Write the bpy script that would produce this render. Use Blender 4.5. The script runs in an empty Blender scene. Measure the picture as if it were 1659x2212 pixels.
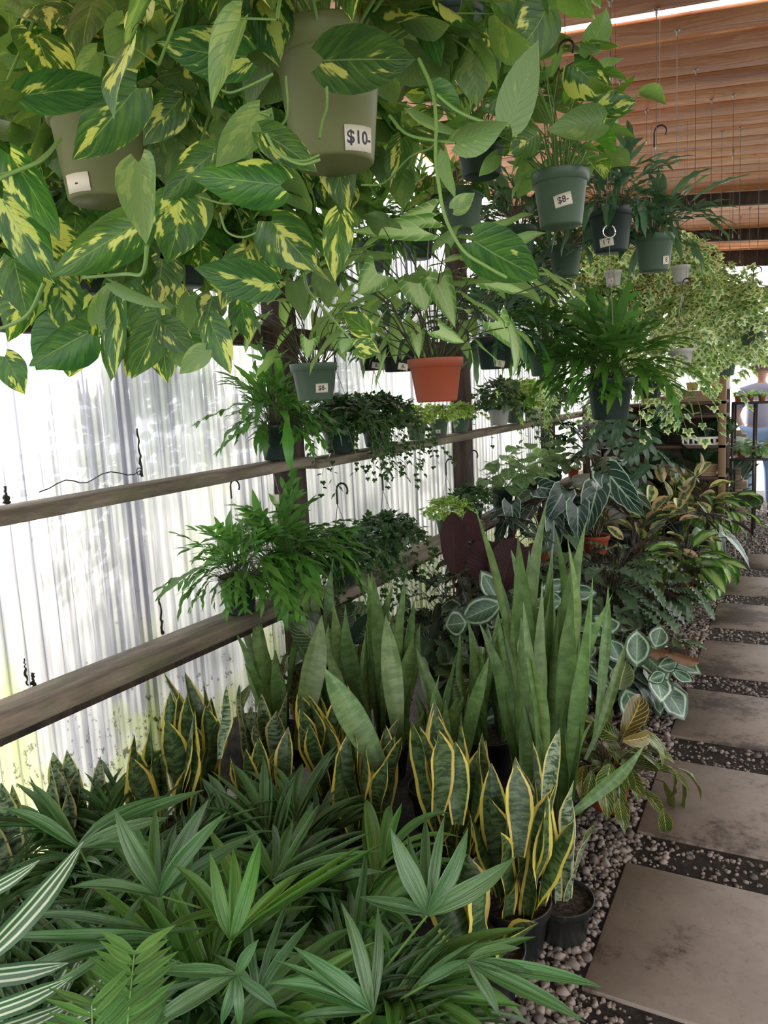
import bpy, math, random, zlib
import numpy as np
from mathutils import Matrix, Vector
R = random.Random(7)
SC = bpy.context.scene
COL = SC.collection
# ------------------------------------------------------------------ camera
PPX, PPY, F = 829.5, 1106.0, 1650.0
H = 1.5
def _cam():
    d1 = np.array([1725-PPX, 815-PPY, F]); roll = .052
    L = -F*F/(d1[0]*roll+d1[1])
    d3 = np.array([roll*L, L, F]); d1 /= np.linalg.norm(d1); d3 /= np.linalg.norm(d3)
    Y = d1; Z = -d3; X = np.cross(Y, Z)
    if X[0] < 0: X = -X
    return X, Y, Z
CX, CY, CZ = _cam()                       # world axes seen in camera axes (right, down, forward)
RT = Vector((CX[0], CY[0], CZ[0])); DN = Vector((CX[1], CY[1], CZ[1])); FW = Vector((CX[2], CY[2], CZ[2]))
cam = bpy.data.objects.new('camera', bpy.data.cameras.new('camera')); COL.objects.link(cam)
cam.data.sensor_fit = 'VERTICAL'; cam.data.sensor_height = 36; cam.data.lens = F/2212*36
cam.data.clip_start = .02
m = Matrix.Identity(4)
for i, v in enumerate((RT, -DN, -FW)):
    for k in range(3): m[k][i] = v[k]
m[2][3] = H
cam.matrix_world = m
SC.camera = cam
CAM = Vector((0, 0, H))
def P(u, v, d):                           # photo pixel + depth in metres -> point of the place
    return CAM + (RT*((u-PPX)/F) + DN*((v-PPY)/F) + FW)*d
def onz(u, v, z=0.0):                     # photo pixel on a horizontal plane
    r = P(u, v, 1) - CAM
    return CAM + r*((z-H)/r.z)
def onx(u, v, x):
    r = P(u, v, 1) - CAM
    return CAM + r*(x/r.x)
def dep(p): return (Vector(p)-CAM).dot(FW)
# ------------------------------------------------------------------ light
w = bpy.data.worlds.new('world'); SC.world = w; w.use_nodes = True
nt = w.node_tree; bg = nt.nodes['Background']
bg.inputs['Color'].default_value = (.97, .98, 1.0, 1); bg.inputs['Strength'].default_value = 2.9
sun = bpy.data.objects.new('sun', bpy.data.lights.new('sun', 'SUN')); COL.objects.link(sun)
sun.data.energy = 17.0; sun.data.angle = math.radians(8); sun.data.color = (1, .93, .8)
sd = (P(150, 800, 1)-CAM).normalized(); sd = Vector((sd.x, sd.y, .10)).normalized()
sun.rotation_euler = sd.to_track_quat('Z', 'Y').to_euler()
SC.view_settings.view_transform = 'Standard'; SC.view_settings.look = 'None'
SC.view_settings.gamma = 1; SC.view_settings.use_curve_mapping = False
SC.view_settings.exposure = 0.15
SC.cycles.max_bounces = 8; SC.cycles.transparent_max_bounces = 12
SC.cycles.diffuse_bounces = 4; SC.cycles.transmission_bounces = 6
SC.cycles.sample_clamp_indirect = 8
# ------------------------------------------------------------------ node expressions
class E:
    def __init__(s, t, k): s.t = t; s.k = k
    def _op(s, op, *a):
        n = s.t.nodes.new('ShaderNodeMath'); n.operation = op
        for i, x in enumerate((s,)+a):
            if isinstance(x, E): s.t.links.new(x.k, n.inputs[i])
            else: n.inputs[i].default_value = x
        return E(s.t, n.outputs[0])
    def __add__(s, o): return s._op('ADD', o)
    __radd__ = __add__
    def __mul__(s, o): return s._op('MULTIPLY', o)
    __rmul__ = __mul__
    def __sub__(s, o): return s._op('SUBTRACT', o)
    def __rsub__(s, o): return s._op('MULTIPLY', -1.0)+o
    def abs(s): return s._op('ABSOLUTE')
    def fract(s): return s._op('FRACT')
    def pow(s, p): return s._op('POWER', p)
    def sin(s): return s._op('SINE')
    def mx(s, o): return s._op('MAXIMUM', o)
    def mn(s, o): return s._op('MINIMUM', o)
    def ss(s, lo, hi):
        n = s.t.nodes.new('ShaderNodeMapRange'); n.interpolation_type = 'SMOOTHSTEP'
        s.t.links.new(s.k, n.inputs[0]); n.inputs[1].default_value = lo; n.inputs[2].default_value = hi
        return E(s.t, n.outputs[0])
    def line(s, w): return 1.0-(((s.fract()-.5).abs()).ss(0, w))      # pulse at fract = .5
def node(t, ty): return t.nodes.new('ShaderNode'+ty)
def vec(t, x, y, z=0.0):
    n = node(t, 'CombineXYZ')
    for i, c in enumerate((x, y, z)):
        if isinstance(c, E): t.links.new(c.k, n.inputs[i])
        else: n.inputs[i].default_value = c
    return n.outputs[0]
def noise(t, v, scale=1, detail=3, rough=.55):
    n = node(t, 'TexNoise'); n.inputs['Scale'].default_value = scale; n.inputs['Detail'].default_value = detail
    n.inputs['Roughness'].default_value = rough
    if v is not None: t.links.new(v, n.inputs['Vector'])
    return E(t, n.outputs['Fac'])
def mix(t, f, a, b):
    n = node(t, 'Mix'); n.data_type = 'RGBA'
    if isinstance(f, E): t.links.new(f.k, n.inputs[0])
    else: n.inputs[0].default_value = f
    for s, i in ((a, 6), (b, 7)):
        if isinstance(s, tuple): n.inputs[i].default_value = (*s[:3], 1)
        else: t.links.new(s, n.inputs[i])
    return n.outputs[2]
def xyz(t, kind='Object'):
    tc = node(t, 'TexCoord'); s = node(t, 'SeparateXYZ'); t.links.new(tc.outputs[kind], s.inputs[0])
    return [E(t, s.outputs[i]) for i in range(3)], tc.outputs[kind]
class C: pass
def leafmat(name, fn, rough=.38, trans=.32, under=None, bump=.0, spec=.45, tint=(1.0, 1.15, .45)):
    m = bpy.data.materials.new(name); m.use_nodes = True; t = m.node_tree; t.nodes.clear()
    c = C(); c.t = t
    uv = node(t, 'UVMap'); sp = node(t, 'SeparateXYZ'); t.links.new(uv.outputs[0], sp.inputs[0])
    c.u = E(t, sp.outputs[0]); c.v = E(t, sp.outputs[1]); c.a = (c.u-.5).abs()*2.0
    oi = node(t, 'ObjectInfo'); ge = node(t, 'NewGeometry')
    c.r = (E(t, oi.outputs['Random'])+E(t, ge.outputs['Random Per Island'])).fract()
    res = fn(c); col, hgt = res if isinstance(res, tuple) else (res, None)
    br = node(t, 'HueSaturation'); t.links.new(col, br.inputs['Color'])
    t.links.new((c.r*.5+.75).k, br.inputs['Value']); t.links.new(((c.r*7.3).fract()*.03+.485).k, br.inputs['Hue'])
    col = br.outputs[0]
    if under:
        col = mix(t, E(t, ge.outputs['Backfacing'])*.8, col, under)
    b = node(t, 'BsdfPrincipled'); t.links.new(col, b.inputs['Base Color']); b.inputs['Roughness'].default_value = rough
    b.inputs['Specular IOR Level'].default_value = spec
    if hgt is not None and bump:
        bm = node(t, 'Bump'); bm.inputs['Strength'].default_value = bump; bm.inputs['Distance'].default_value = .004
        t.links.new(hgt.k, bm.inputs['Height']); t.links.new(bm.outputs[0], b.inputs['Normal'])
    tr = node(t, 'BsdfTranslucent'); mm = node(t, 'Mix'); mm.data_type = 'RGBA'; mm.blend_type = 'MULTIPLY'
    mm.inputs[0].default_value = 1; t.links.new(col, mm.inputs[6]); mm.inputs[7].default_value = (tint[0]*1.5, tint[1]*1.5, tint[2]*1.5, 1)
    t.links.new(mm.outputs[2], tr.inputs[0])
    mx = node(t, 'MixShader'); mx.inputs[0].default_value = trans
    t.links.new(b.outputs[0], mx.inputs[1]); t.links.new(tr.outputs[0], mx.inputs[2])
    o = node(t, 'OutputMaterial'); t.links.new(mx.outputs[0], o.inputs[0])
    return m
def mat(name, col, rough=.6, fn=None, bump=0, metal=0, spec=.5, trans=0, coat=0):
    m = bpy.data.materials.new(name); m.use_nodes = True; t = m.node_tree; b = t.nodes['Principled BSDF']
    b.inputs['Base Color'].default_value = (*col, 1); b.inputs['Roughness'].default_value = rough
    b.inputs['Metallic'].default_value = metal; b.inputs['Specular IOR Level'].default_value = spec
    if fn:
        res = fn(t); c, h = res if isinstance(res, tuple) else (res, None)
        t.links.new(c, b.inputs['Base Color'])
        if h is not None and bump:
            bm = node(t, 'Bump'); bm.inputs['Strength'].default_value = bump; bm.inputs['Distance'].default_value = .01
            t.links.new(h.k, bm.inputs['Height']); t.links.new(bm.outputs[0], b.inputs['Normal'])
    if trans:
        o = t.nodes['Material Output']; tr = node(t, 'BsdfTranslucent'); mx = node(t, 'MixShader'); mx.inputs[0].default_value = trans
        if b.inputs['Base Color'].links: t.links.new(b.inputs['Base Color'].links[0].from_socket, tr.inputs[0])
        else: tr.inputs[0].default_value = (*col, 1)
        t.links.new(b.outputs[0], mx.inputs[1]); t.links.new(tr.outputs[0], mx.inputs[2]); t.links.new(mx.outputs[0], o.inputs[0])
    return m
# ---- leaf patterns
def veins(c, n, k): return (c.v*n - c.a*k + .5)
def p_plain(base, vein, n=9, k=3, mid=.06, amt=.5):
    def f(c):
        side = veins(c, n, k).line(.16)*.45
        midr = 1.0-c.a.ss(0, mid)
        x = (side*(1.0-c.a*.5)).mx(midr)*amt
        h = (1.0-side)+midr*-.8
        return mix(c.t, x, base, vein), h
    return f
def p_pothos(base, dark, yel, cov=.5):
    def f(c):
        s = (c.u-.5)*2.0
        n1 = noise(c.t, vec(c.t, s*1.6, (c.v-c.a*.5)*9.0, c.r*60.0), 1, 4, .6)
        n2 = noise(c.t, vec(c.t, s*1.3, c.v*1.6, c.r*90.0+7.0), 1, 2)
        x = (n1*.45+n2*.95+(c.r*3.0).fract()*.18-.09).ss(.825-.1*cov, .875-.1*cov)
        soft = n1.ss(.35, .7)
        g = mix(c.t, soft, dark, base)
        col = mix(c.t, x, g, yel)
        midr = 1.0-c.a.ss(0, .045)
        col = mix(c.t, midr*.55, col, (.30, .42, .12))
        h = veins(c, 8, 2.8).line(.22)*-.6-midr
        return col, h
    return f
def p_syng(c):
    side = veins(c, 6, 2.5).line(.14); midr = 1.0-c.a.ss(0, .08)
    n = noise(c.t, vec(c.t, c.u*4.0, (c.v-c.a*.4)*7.0, c.r*40.0), 1, 3)
    pale = ((1.0-c.a.ss(.2, 1.0))*.9+n*.5).ss(.35, 1.0)
    col = mix(c.t, pale, (.15, .33, .08), (.52, .70, .36))
    return mix(c.t, (side*.6).mx(midr), col, (.68, .82, .52)), side*-1.0
def p_sansy(c):
    b = noise(c.t, vec(c.t, c.u*2.5, c.v*26.0, c.r*50.0), 1, 4, .65)
    col = mix(c.t, b.ss(.42, .58), (.028, .06, .022), (.10, .17, .065))
    wob = noise(c.t, vec(c.t, c.u*1.0, c.v*5.0, c.r*20.0), 1, 2)*.2
    return mix(c.t, (c.a+wob-.1).ss(.75, .80), col, (.72, .60, .13))
def p_sansw(c):
    b = noise(c.t, vec(c.t, c.u*2.0, c.v*30.0, c.r*50.0), 1, 4, .65)
    col = mix(c.t, b.ss(.42, .56), (.04, .08, .04), (.25, .33, .21))
    return mix(c.t, c.a.ss(.78, .84)*.85, col, (.60, .55, .22))
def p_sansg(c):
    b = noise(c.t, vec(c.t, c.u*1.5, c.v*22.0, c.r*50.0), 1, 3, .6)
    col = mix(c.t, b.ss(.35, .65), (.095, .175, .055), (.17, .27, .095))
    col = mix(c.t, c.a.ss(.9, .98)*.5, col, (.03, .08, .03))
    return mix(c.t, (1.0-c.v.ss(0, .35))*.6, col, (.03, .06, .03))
def p_aloc(c):
    side = veins(c, 5.0, 2.3).line(.075); midr = 1.0-c.a.ss(0, .10); edge = c.a.ss(.90, .95)
    n = noise(c.t, vec(c.t, c.u*3.0, c.v*9.0, c.r*9.0), 1, 2)
    col = mix(c.t, n, (.012, .035, .025), (.035, .075, .055))
    return mix(c.t, side.mx(midr).mx(edge)*.9, col, (.42, .60, .45)), side*-1.0
def p_rose(c):
    n = noise(c.t, vec(c.t, c.u*3.0, c.v*8.0, c.r*30.0), 1, 3)
    rr = (c.a*c.a+((c.v-.5)*2.0)*((c.v-.5)*2.0))._op('SQRT')
    ring = 1.0-(((rr+n*.16)-.88).abs().ss(.04, .12))
    side = veins(c, 9, 3).line(.2)*.35*(1.0-c.a); midr = 1.0-c.a.ss(0, .07)
    col = mix(c.t, (c.a+n).ss(.4, 1.3), (.10, .19, .12), (.025, .06, .035))
    return mix(c.t, ring.mx(side).mx(midr)*.85, col, (.40, .56, .38)), side*-1.0
def p_band(base, pale, n=7, k=2.6, w=.25):
    def f(c):
        b = veins(c, n, k).line(w)
        fade = c.a.ss(.95, .75)
        midr = 1.0-c.a.ss(0, .05)
        return mix(c.t, (b*fade*.9).mx(midr*.6), base, pale), b*.5
    return f
def p_croton(c):
    n = noise(c.t, vec(c.t, c.u*5.0, c.v*9.0, c.r*30.0), 1, 3)
    b = (veins(c, 8, 2.6)+n*.25).line(.13); midr = 1.0-c.a.ss(0, .09); edge = c.a.ss(.9, .96)*.5
    red = (c.r*5.0).fract().ss(.75, .95)*.5
    col = mix(c.t, red, (.03, .085, .02), (.14, .06, .02))
    return mix(c.t, b.mx(midr).mx(edge)*.9, col, (.62, .50, .10)), b*-1.0
def p_prayer(c):
    b = (c.v*6.0-c.a*1.5).line(.3)*(1.0-((c.a-.5).abs()).ss(.15, .32))
    col = mix(c.t, b, (.20, .34, .15), (.035, .09, .04))
    return mix(c.t, 1.0-c.a.ss(0, .08), col, (.35, .5, .25))
def p_ivy(base, edge, amt=1.0):
    def f(c):
        n = noise(c.t, vec(c.t, c.u*4.0, c.v*4.0, c.r*30.0), 1, 3)
        x = (c.a+n*.9).ss(.95, 1.15)*amt
        return mix(c.t, x, mix(c.t, n.ss(.4, .6), base, tuple(q*1.5 for q in base)), edge)
    return f
def p_palm(base, pale):
    def f(c):
        st = noise(c.t, vec(c.t, c.u*16.0, c.v*1.2, c.r*30.0), 1, 2)
        n = (c.u*12.0).sin()
        return mix(c.t, st.ss(.35, .75)*.7, base, pale), n*.4+st
    return f
def p_rubber(c):
    n = noise(c.t, vec(c.t, c.u*3.0, c.v*5.0, c.r*40.0), 1, 3)
    x = (c.a+n*.9-.45).ss(.40, .5)
    col = mix(c.t, n.ss(.45, .55), (.06, .11, .04), (.19, .25, .12))
    return mix(c.t, x, col, mix(c.t, (c.r*4.0).fract().ss(.5, 1), (.60, .57, .24), (.55, .33, .22)))
def p_dieff(c):
    n = noise(c.t, vec(c.t, c.u*4.0, (c.v-c.a*.5)*10.0, c.r*40.0), 1, 3)
    x = (1.0-(c.a+n*.6-.3).ss(.25, .75))
    return mix(c.t, x, (.045, .13, .035), (.36, .52, .17)), veins(c, 9, 3).line(.2)
def p_drac(c):
    x = (1.0-((c.a-.55).abs().ss(.06, .14))).mx(1.0-((c.a-.05).ss(.0, .08)))
    return mix(c.t, x*.9, (.05, .12, .06), (.58, .66, .50))
MAT = {}
MAT['pothos'] = leafmat('pothos_leaf', p_pothos((.085, .20, .03), (.035, .105, .025), (.58, .62, .15), .5), .36, .36, (.20, .32, .12), bump=.22)
MAT['neon'] = leafmat('lime_pothos_leaf', p_pothos((.17, .34, .05), (.09, .23, .04), (.58, .68, .22), .3), .36, .42, (.24, .40, .14), bump=.25)
MAT['syng'] = leafmat('arrowhead_leaf', p_syng, .42, .35, (.28, .42, .18), bump=.3)
MAT['fern'] = leafmat('fern_frond', p_plain((.09, .24, .04), (.18, .36, .09), 7, 2, .05, .5), .30, .36, (.10, .22, .06), bump=.3)
MAT['bfern'] = leafmat('blue_fern_frond', p_plain((.055, .16, .075), (.13, .27, .13), 7, 2, .05, .5), .26, .25, (.14, .24, .16), bump=.3, spec=.6)
MAT['sansy'] = leafmat('yellow_edged_blade', p_sansy, .36, .08)
MAT['sansw'] = leafmat('pale_banded_blade', p_sansw, .38, .08)
MAT['sansg'] = leafmat('green_blade', p_sansg, .38, .10)
MAT['aloc'] = leafmat('alocasia_leaf', p_aloc, .28, .06, (.10, .04, .07), bump=.6, spec=.6)
MAT['rose'] = leafmat('ringed_calathea_leaf', p_rose, .35, .08, (.13, .03, .06), bump=.4)
MAT['darkcal'] = leafmat('wine_calathea_leaf', p_plain((.035, .013, .014), (.10, .035, .04), 12, 4, .05, .8), .5, .10, (.028, .009, .012), bump=.8, tint=(1.0, .5, .5), spec=.15)
MAT['ruf'] = leafmat('wavy_calathea_leaf', p_plain((.07, .14, .07), (.14, .24, .13), 9, 3, .06, .7), .38, .12, (.10, .04, .05), bump=.6)
MAT['dkruf'] = leafmat('dark_wavy_leaf', p_plain((.03, .05, .03), (.07, .09, .06), 9, 3, .06, .6), .35, .08, (.08, .03, .04), bump=.6)
MAT['band'] = leafmat('striped_calathea_leaf', p_band((.03, .08, .03), (.22, .38, .13), 8, 3, .2), .36, .12, (.12, .04, .06))
MAT['croton'] = leafmat('croton_leaf', p_croton, .28, .12, (.10, .12, .04), bump=.5)
MAT['bigcroton'] = leafmat('broad_croton_leaf', p_plain((.035, .085, .035), (.50, .45, .13), 8, 3.2, .05, .75), .28, .12, (.08, .12, .05), bump=.5)
MAT['prayer'] = leafmat('prayer_leaf', p_prayer, .45, .25, (.20, .26, .18))
MAT['ivy'] = leafmat('variegated_ivy_leaf', p_ivy((.13, .26, .10), (.72, .78, .52)), .42, .30)
MAT['givy'] = leafmat('yellow_green_ivy_leaf', p_ivy((.11, .22, .05), (.42, .54, .16), .9), .42, .35)
MAT['divy'] = leafmat('dark_ivy_leaf', p_ivy((.022, .06, .02), (.06, .13, .04), .6), .4, .25)
MAT['palm'] = leafmat('palm_leaflet', p_palm((.045, .13, .035), (.13, .26, .10)), .24, .16, bump=.6, spec=.6)
MAT['palm2'] = leafmat('light_palm_leaflet', p_palm((.06, .17, .03), (.15, .29, .07)), .34, .25, bump=.5)
MAT['rubber'] = leafmat('rubber_leaf', p_rubber, .28, .15, spec=.6)
MAT['dkrub'] = leafmat('glossy_dark_leaf', p_plain((.028, .06, .035), (.10, .15, .08), 10, 2, .05, .5), .2, .08, spec=.6, bump=.3)
MAT['dieff'] = leafmat('dieffenbachia_leaf', p_dieff, .34, .25, bump=.4)
MAT['drac'] = leafmat('dracaena_leaf', p_drac, .34, .15)
MAT['mon'] = leafmat('monstera_leaf', p_plain((.03, .085, .04), (.08, .16, .08), 6, 2.2, .05, .5), .24, .12, spec=.6, bump=.5)
MAT['petiole'] = mat('petiole_green', (.20, .36, .09), .45, trans=.15)
MAT['petdark'] = mat('petiole_dark', (.06, .055, .025), .5)
MAT['twig'] = mat('old_stem_brown', (.10, .07, .035), .8)
# ---- pots, wood, stone
def m_plastic(name, c, rough=.42, trans=0):
    def f(t):
        (x, y, z), v = xyz(t)
        n = noise(t, v, 9, 5, .7); st = noise(t, vec(t, x*30.0, y*30.0, z*3.0), 1, 3)
        col = mix(t, n.ss(.45, .8)*.35, c, tuple(.6*q+.08 for q in c))
        return mix(t, st.ss(.62, .8)*.25, col, (.30, .27, .2))
    return mat(name, c, rough, f, trans=trans)
MAT['gpot'] = m_plastic('green_pot_plastic', (.075, .125, .08))
MAT['dgpot'] = m_plastic('dark_green_pot_plastic', (.018, .035, .028))
MAT['opot'] = m_plastic('olive_pot_plastic', (.27, .29, .12), .4, .35)
MAT['bpot'] = m_plastic('black_pot_plastic', (.012, .014, .014), .35)
MAT['tpot'] = m_plastic('terracotta_pot_plastic', (.36, .075, .03), .5, .08)
MAT['wpot'] = m_plastic('white_pot_plastic', (.62, .63, .58), .45, .3)
MAT['soil'] = mat('potting_soil', (.03, .02, .014), .95, lambda t: (mix(t, noise(t, xyz(t)[1], 90, 4).ss(.4, .7), (.015, .01, .008), (.09, .06, .04)), noise(t, None, 60)), .6)
MAT['tag'] = mat('price_sticker', (.74, .68, .55), .7)
MAT['ink'] = mat('marker_ink', (.03, .03, .05), .6)
MAT['wire'] = mat('galvanised_wire', (.32, .29, .26), .4, metal=.8)
MAT['hook'] = mat('black_plastic_hook', (.02, .02, .02), .4)
def f_wood(c1, c2, c3, sc=1.0, ax=0):
    def f(t):
        (x, y, z), v = xyz(t)
        oi = node(t, 'ObjectInfo'); r = E(t, oi.outputs['Random'])*37.0
        a, b = (x, y) if ax == 0 else (y, x)
        if ax == 2: a, b = z, x
        warp = noise(t, vec(t, a*1.1*sc, b*6.0*sc, r), 1, 3)
        g = noise(t, vec(t, a*1.5*sc, (b*26.0*sc)+warp*14.0, r), 1, 4, .6)
        st = noise(t, vec(t, a*.9*sc, b*3.0*sc, r+11.0), 1, 3)
        ring = ((warp*16.0+b*8.0*sc).sin()*.5+.5)
        col = mix(t, g.ss(.35, .65), c1, c2)
        col = mix(t, (ring*.35)*st.ss(.35, .7), col, c3)
        col = mix(t, st.ss(.58, .7)*.6, col, c3)
        return mix(t, (r*.37).fract()*.45, col, c3), g
    return f
MAT['plank'] = mat('reddish_ceiling_boards', (.4, .2, .1), .55, f_wood((.70, .215, .062), (.96, .45, .185), (.30, .075, .026), 1), .35)
MAT['rail'] = mat('weathered_shelf_wood', (.2, .17, .12), .8, None)
def f_rail(t):
    (x, y, z), v = xyz(t)
    n = noise(t, vec(t, x*14.0, y*2.2, z*14.0), 1, 5, .65); n2 = noise(t, v, 5, 4); g = noise(t, vec(t, x*60.0, y*3.0, z*60.0), 1, 3)
    col = mix(t, n.ss(.35, .7), (.10, .08, .055), (.27, .22, .165))
    col = mix(t, n2.ss(.48, .7)*.55, col, (.11, .13, .05))
    return mix(t, g.ss(.55, .8)*.5, col, (.05, .04, .03)), g
MAT['rail'] = mat('weathered_shelf_wood_grain', (.2, .17, .12), .85, f_rail, .5)
def f_post(t):
    (x, y, z), v = xyz(t)
    n = noise(t, vec(t, x*20.0, y*20.0, z*2.0), 1, 5, .65)
    return mix(t, n.ss(.3, .75), (.018, .012, .009), (.085, .055, .038)), n
MAT['post'] = mat('dark_post_wood', (.05, .035, .025), .85, f_post, .6)
def f_slab(t):
    (x, y, z), v = xyz(t)
    oi = node(t, 'ObjectInfo'); r = E(t, oi.outputs['Random'])*57.0
    fine = noise(t, vec(t, x, y, r), 45, 6, .7); med = noise(t, vec(t, x, y, r), 5, 5, .6); big = noise(t, vec(t, x, y, r+9.0), 2.2, 4, .65)
    col = mix(t, med.ss(.3, .7), (.27, .23, .20), (.37, .325, .285))
    col = mix(t, fine.ss(.5, .75)*.45, col, (.13, .11, .095))
    dirt = (big*.75+med*.3+fine*.3-.18).ss(.475, .62)
    col = mix(t, (big*.6+med*.5).ss(.44, .62)*.55, col, (.20, .165, .14))
    return mix(t, dirt*.85, col, (.06, .048, .042)), fine
MAT['slab'] = mat('concrete_paver', (.3, .27, .24), .62, f_slab, .18, spec=.35)
MAT['earth'] = mat('dark_wet_soil', (.03, .025, .02), .85, lambda t: (mix(t, noise(t, xyz(t)[1], 25, 6, .7).ss(.35, .75), (.012, .010, .009), (.06, .048, .04)), noise(t, xyz(t)[1], 60, 4)), .7)
def f_peb(t):
    oi = node(t, 'ObjectInfo'); ge = node(t, 'NewGeometry')
    r = (E(t, oi.outputs['Random'])+E(t, ge.outputs['Random Per Island'])).fract()
    n = noise(t, xyz(t)[1], 4, 4)
    col = mix(t, r, (.10, .085, .075), (.34, .29, .25))
    return mix(t, n.ss(.5, .75)*.5, col, (.06, .05, .045))
MAT['pebble'] = mat('gravel_stone', (.2, .18, .16), .75, f_peb)
MAT['peb_wet'] = MAT['pebble']
# corrugated translucent sheet
def sheet_mat():
    m = bpy.data.materials.new('corrugated_plastic_sheet'); m.use_nodes = True; t = m.node_tree; t.nodes.clear()
    (x, y, z), v = xyz(t)
    oi = node(t, 'ObjectInfo'); r = E(t, oi.outputs['Random'])*31.0
    n = noise(t, vec(t, x, y*13.0, z*.5+r), 1, 5, .65)
    n2 = noise(t, vec(t, x, y*2.2, z*1.6+r), 1, 4, .6)
    spk = noise(t, vec(t, x*30.0, y*40.0, z*26.0), 1, 4, .7)
    low = 1.0-z.ss(.1, 1.0)
    col = mix(t, n.ss(.38, .62), (.62, .62, .64), (.28, .28, .325))
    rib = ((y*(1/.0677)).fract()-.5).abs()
    col = mix(t, (1.0-rib.ss(.0, .13))*.75, col, (.26, .26, .28))  # trough dirt, and rib shade painted into the colour
    col = mix(t, rib.ss(.40, .47)*.6, col, (.92, .92, .92))  # bright lines along the ribs painted into the colour as highlights
    alg = (n2*.8+low*.22+n*.25).ss(.62, .76)
    col = mix(t, alg*.7, col, (.46, .52, .22))
    col = mix(t, ((spk+low*.12+n*.25).ss(.80, .86))*(.3+low*.6), col, (.08, .07, .05))
    tr = node(t, 'BsdfTranslucent'); t.links.new(col, tr.inputs[0])
    rf = node(t, 'BsdfRefraction'); rf.inputs['IOR'].default_value = 1.12; rf.inputs['Roughness'].default_value = .36; t.links.new(col, rf.inputs['Color'])
    tp = node(t, 'BsdfTransparent'); t.links.new(col, tp.inputs[0])
    gl = node(t, 'BsdfGlossy'); gl.inputs['Roughness'].default_value = .3
    a = node(t, 'MixShader'); a.inputs[0].default_value = .42; t.links.new(tr.outputs[0], a.inputs[1]); t.links.new(rf.outputs[0], a.inputs[2])
    b = node(t, 'MixShader'); t.links.new((n.ss(.3, .7)*.12+.10).k, b.inputs[0]); t.links.new(a.outputs[0], b.inputs[1]); t.links.new(tp.outputs[0], b.inputs[2])
    c = node(t, 'MixShader'); c.inputs[0].default_value = .06; t.links.new(b.outputs[0], c.inputs[1]); t.links.new(gl.outputs[0], c.inputs[2])
    o = node(t, 'OutputMaterial'); t.links.new(c.outputs[0], o.inputs[0])
    return m
MAT['sheet'] = sheet_mat()
# ------------------------------------------------------------------ geometry
class G:
    def __init__(s, V, Q=None, T=None, UV=None):
        s.V = np.asarray(V, float).reshape(-1, 3)
        s.Q = np.asarray(Q if Q is not None else [], int).reshape(-1, 4)
        s.T = np.asarray(T if T is not None else [], int).reshape(-1, 3)
        s.UV = np.zeros((len(s.V), 2)) if UV is None else np.asarray(UV, float)
    def tf(s, M):
        A = np.array(M); return G(s.V@A[:3, :3].T+A[:3, 3], s.Q, s.T, s.UV)
def join(gs):
    if not gs: return G([])
    V, Q, T, U, o = [], [], [], [], 0
    for g in gs:
        V.append(g.V); Q.append(g.Q+o); T.append(g.T+o); U.append(g.UV); o += len(g.V)
    return G(np.vstack(V), np.vstack(Q), np.vstack(T), np.vstack(U))
DATA = {}
def mesh(name, g, m, smooth=True):
    me = bpy.data.meshes.new(name)
    nq, ntr = len(g.Q), len(g.T)
    me.vertices.add(len(g.V)); me.vertices.foreach_set('co', g.V.astype(np.float32).ravel())
    L = np.concatenate([g.Q.ravel(), g.T.ravel()]).astype(np.int32)
    me.loops.add(len(L)); me.loops.foreach_set('vertex_index', L)
    me.polygons.add(nq+ntr)
    st = np.concatenate([np.arange(nq)*4, nq*4+np.arange(ntr)*3]).astype(np.int32)
    me.polygons.foreach_set('loop_start', st)
    uvl = me.uv_layers.new(name='UVMap'); uvl.data.foreach_set('uv', g.UV[L].astype(np.float32).ravel())
    if smooth: me.polygons.foreach_set('use_smooth', np.ones(nq+ntr, bool))
    me.update(calc_edges=True); me.validate()
    if m: me.materials.append(MAT[m] if isinstance(m, str) else m)
    DATA[me.name] = g
    return me
def link(name, me, parent=None, M=None, kind=None):
    o = bpy.data.objects.new(name, me); COL.objects.link(o)
    if parent: o.parent = parent
    if M is not None: o.matrix_basis = M
    if kind: o['kind'] = kind
    return o
def tag(o, label, cat, group=None, kind=None):
    o['label'] = label; o['category'] = cat
    if group: o['group'] = group
    if kind: o['kind'] = kind
    return o
def thing(name, label, cat, loc=(0, 0, 0), rz=0, group=None):
    o = bpy.data.objects.new(name, None); COL.objects.link(o); o.location = loc; o.rotation_euler = (0, 0, rz)
    o.empty_display_size = .05
    return tag(o, label, cat, group)
def frame(pos, d, up, s=1.0, sx=None, sz=None):
    d = Vector(d).normalized(); up = Vector(up)
    x = d.cross(up)
    if x.length < 1e-4: x = d.cross(Vector((.3, .9, .1)))
    x.normalize(); n = x.cross(d)
    sx = s if sx is None else sx; sz = s if sz is None else sz
    M = Matrix.Identity(4)
    for k in range(3): M[k][0] = x[k]*sx; M[k][1] = d[k]*s; M[k][2] = n[k]*sz; M[k][3] = pos[k]
    return M
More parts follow.
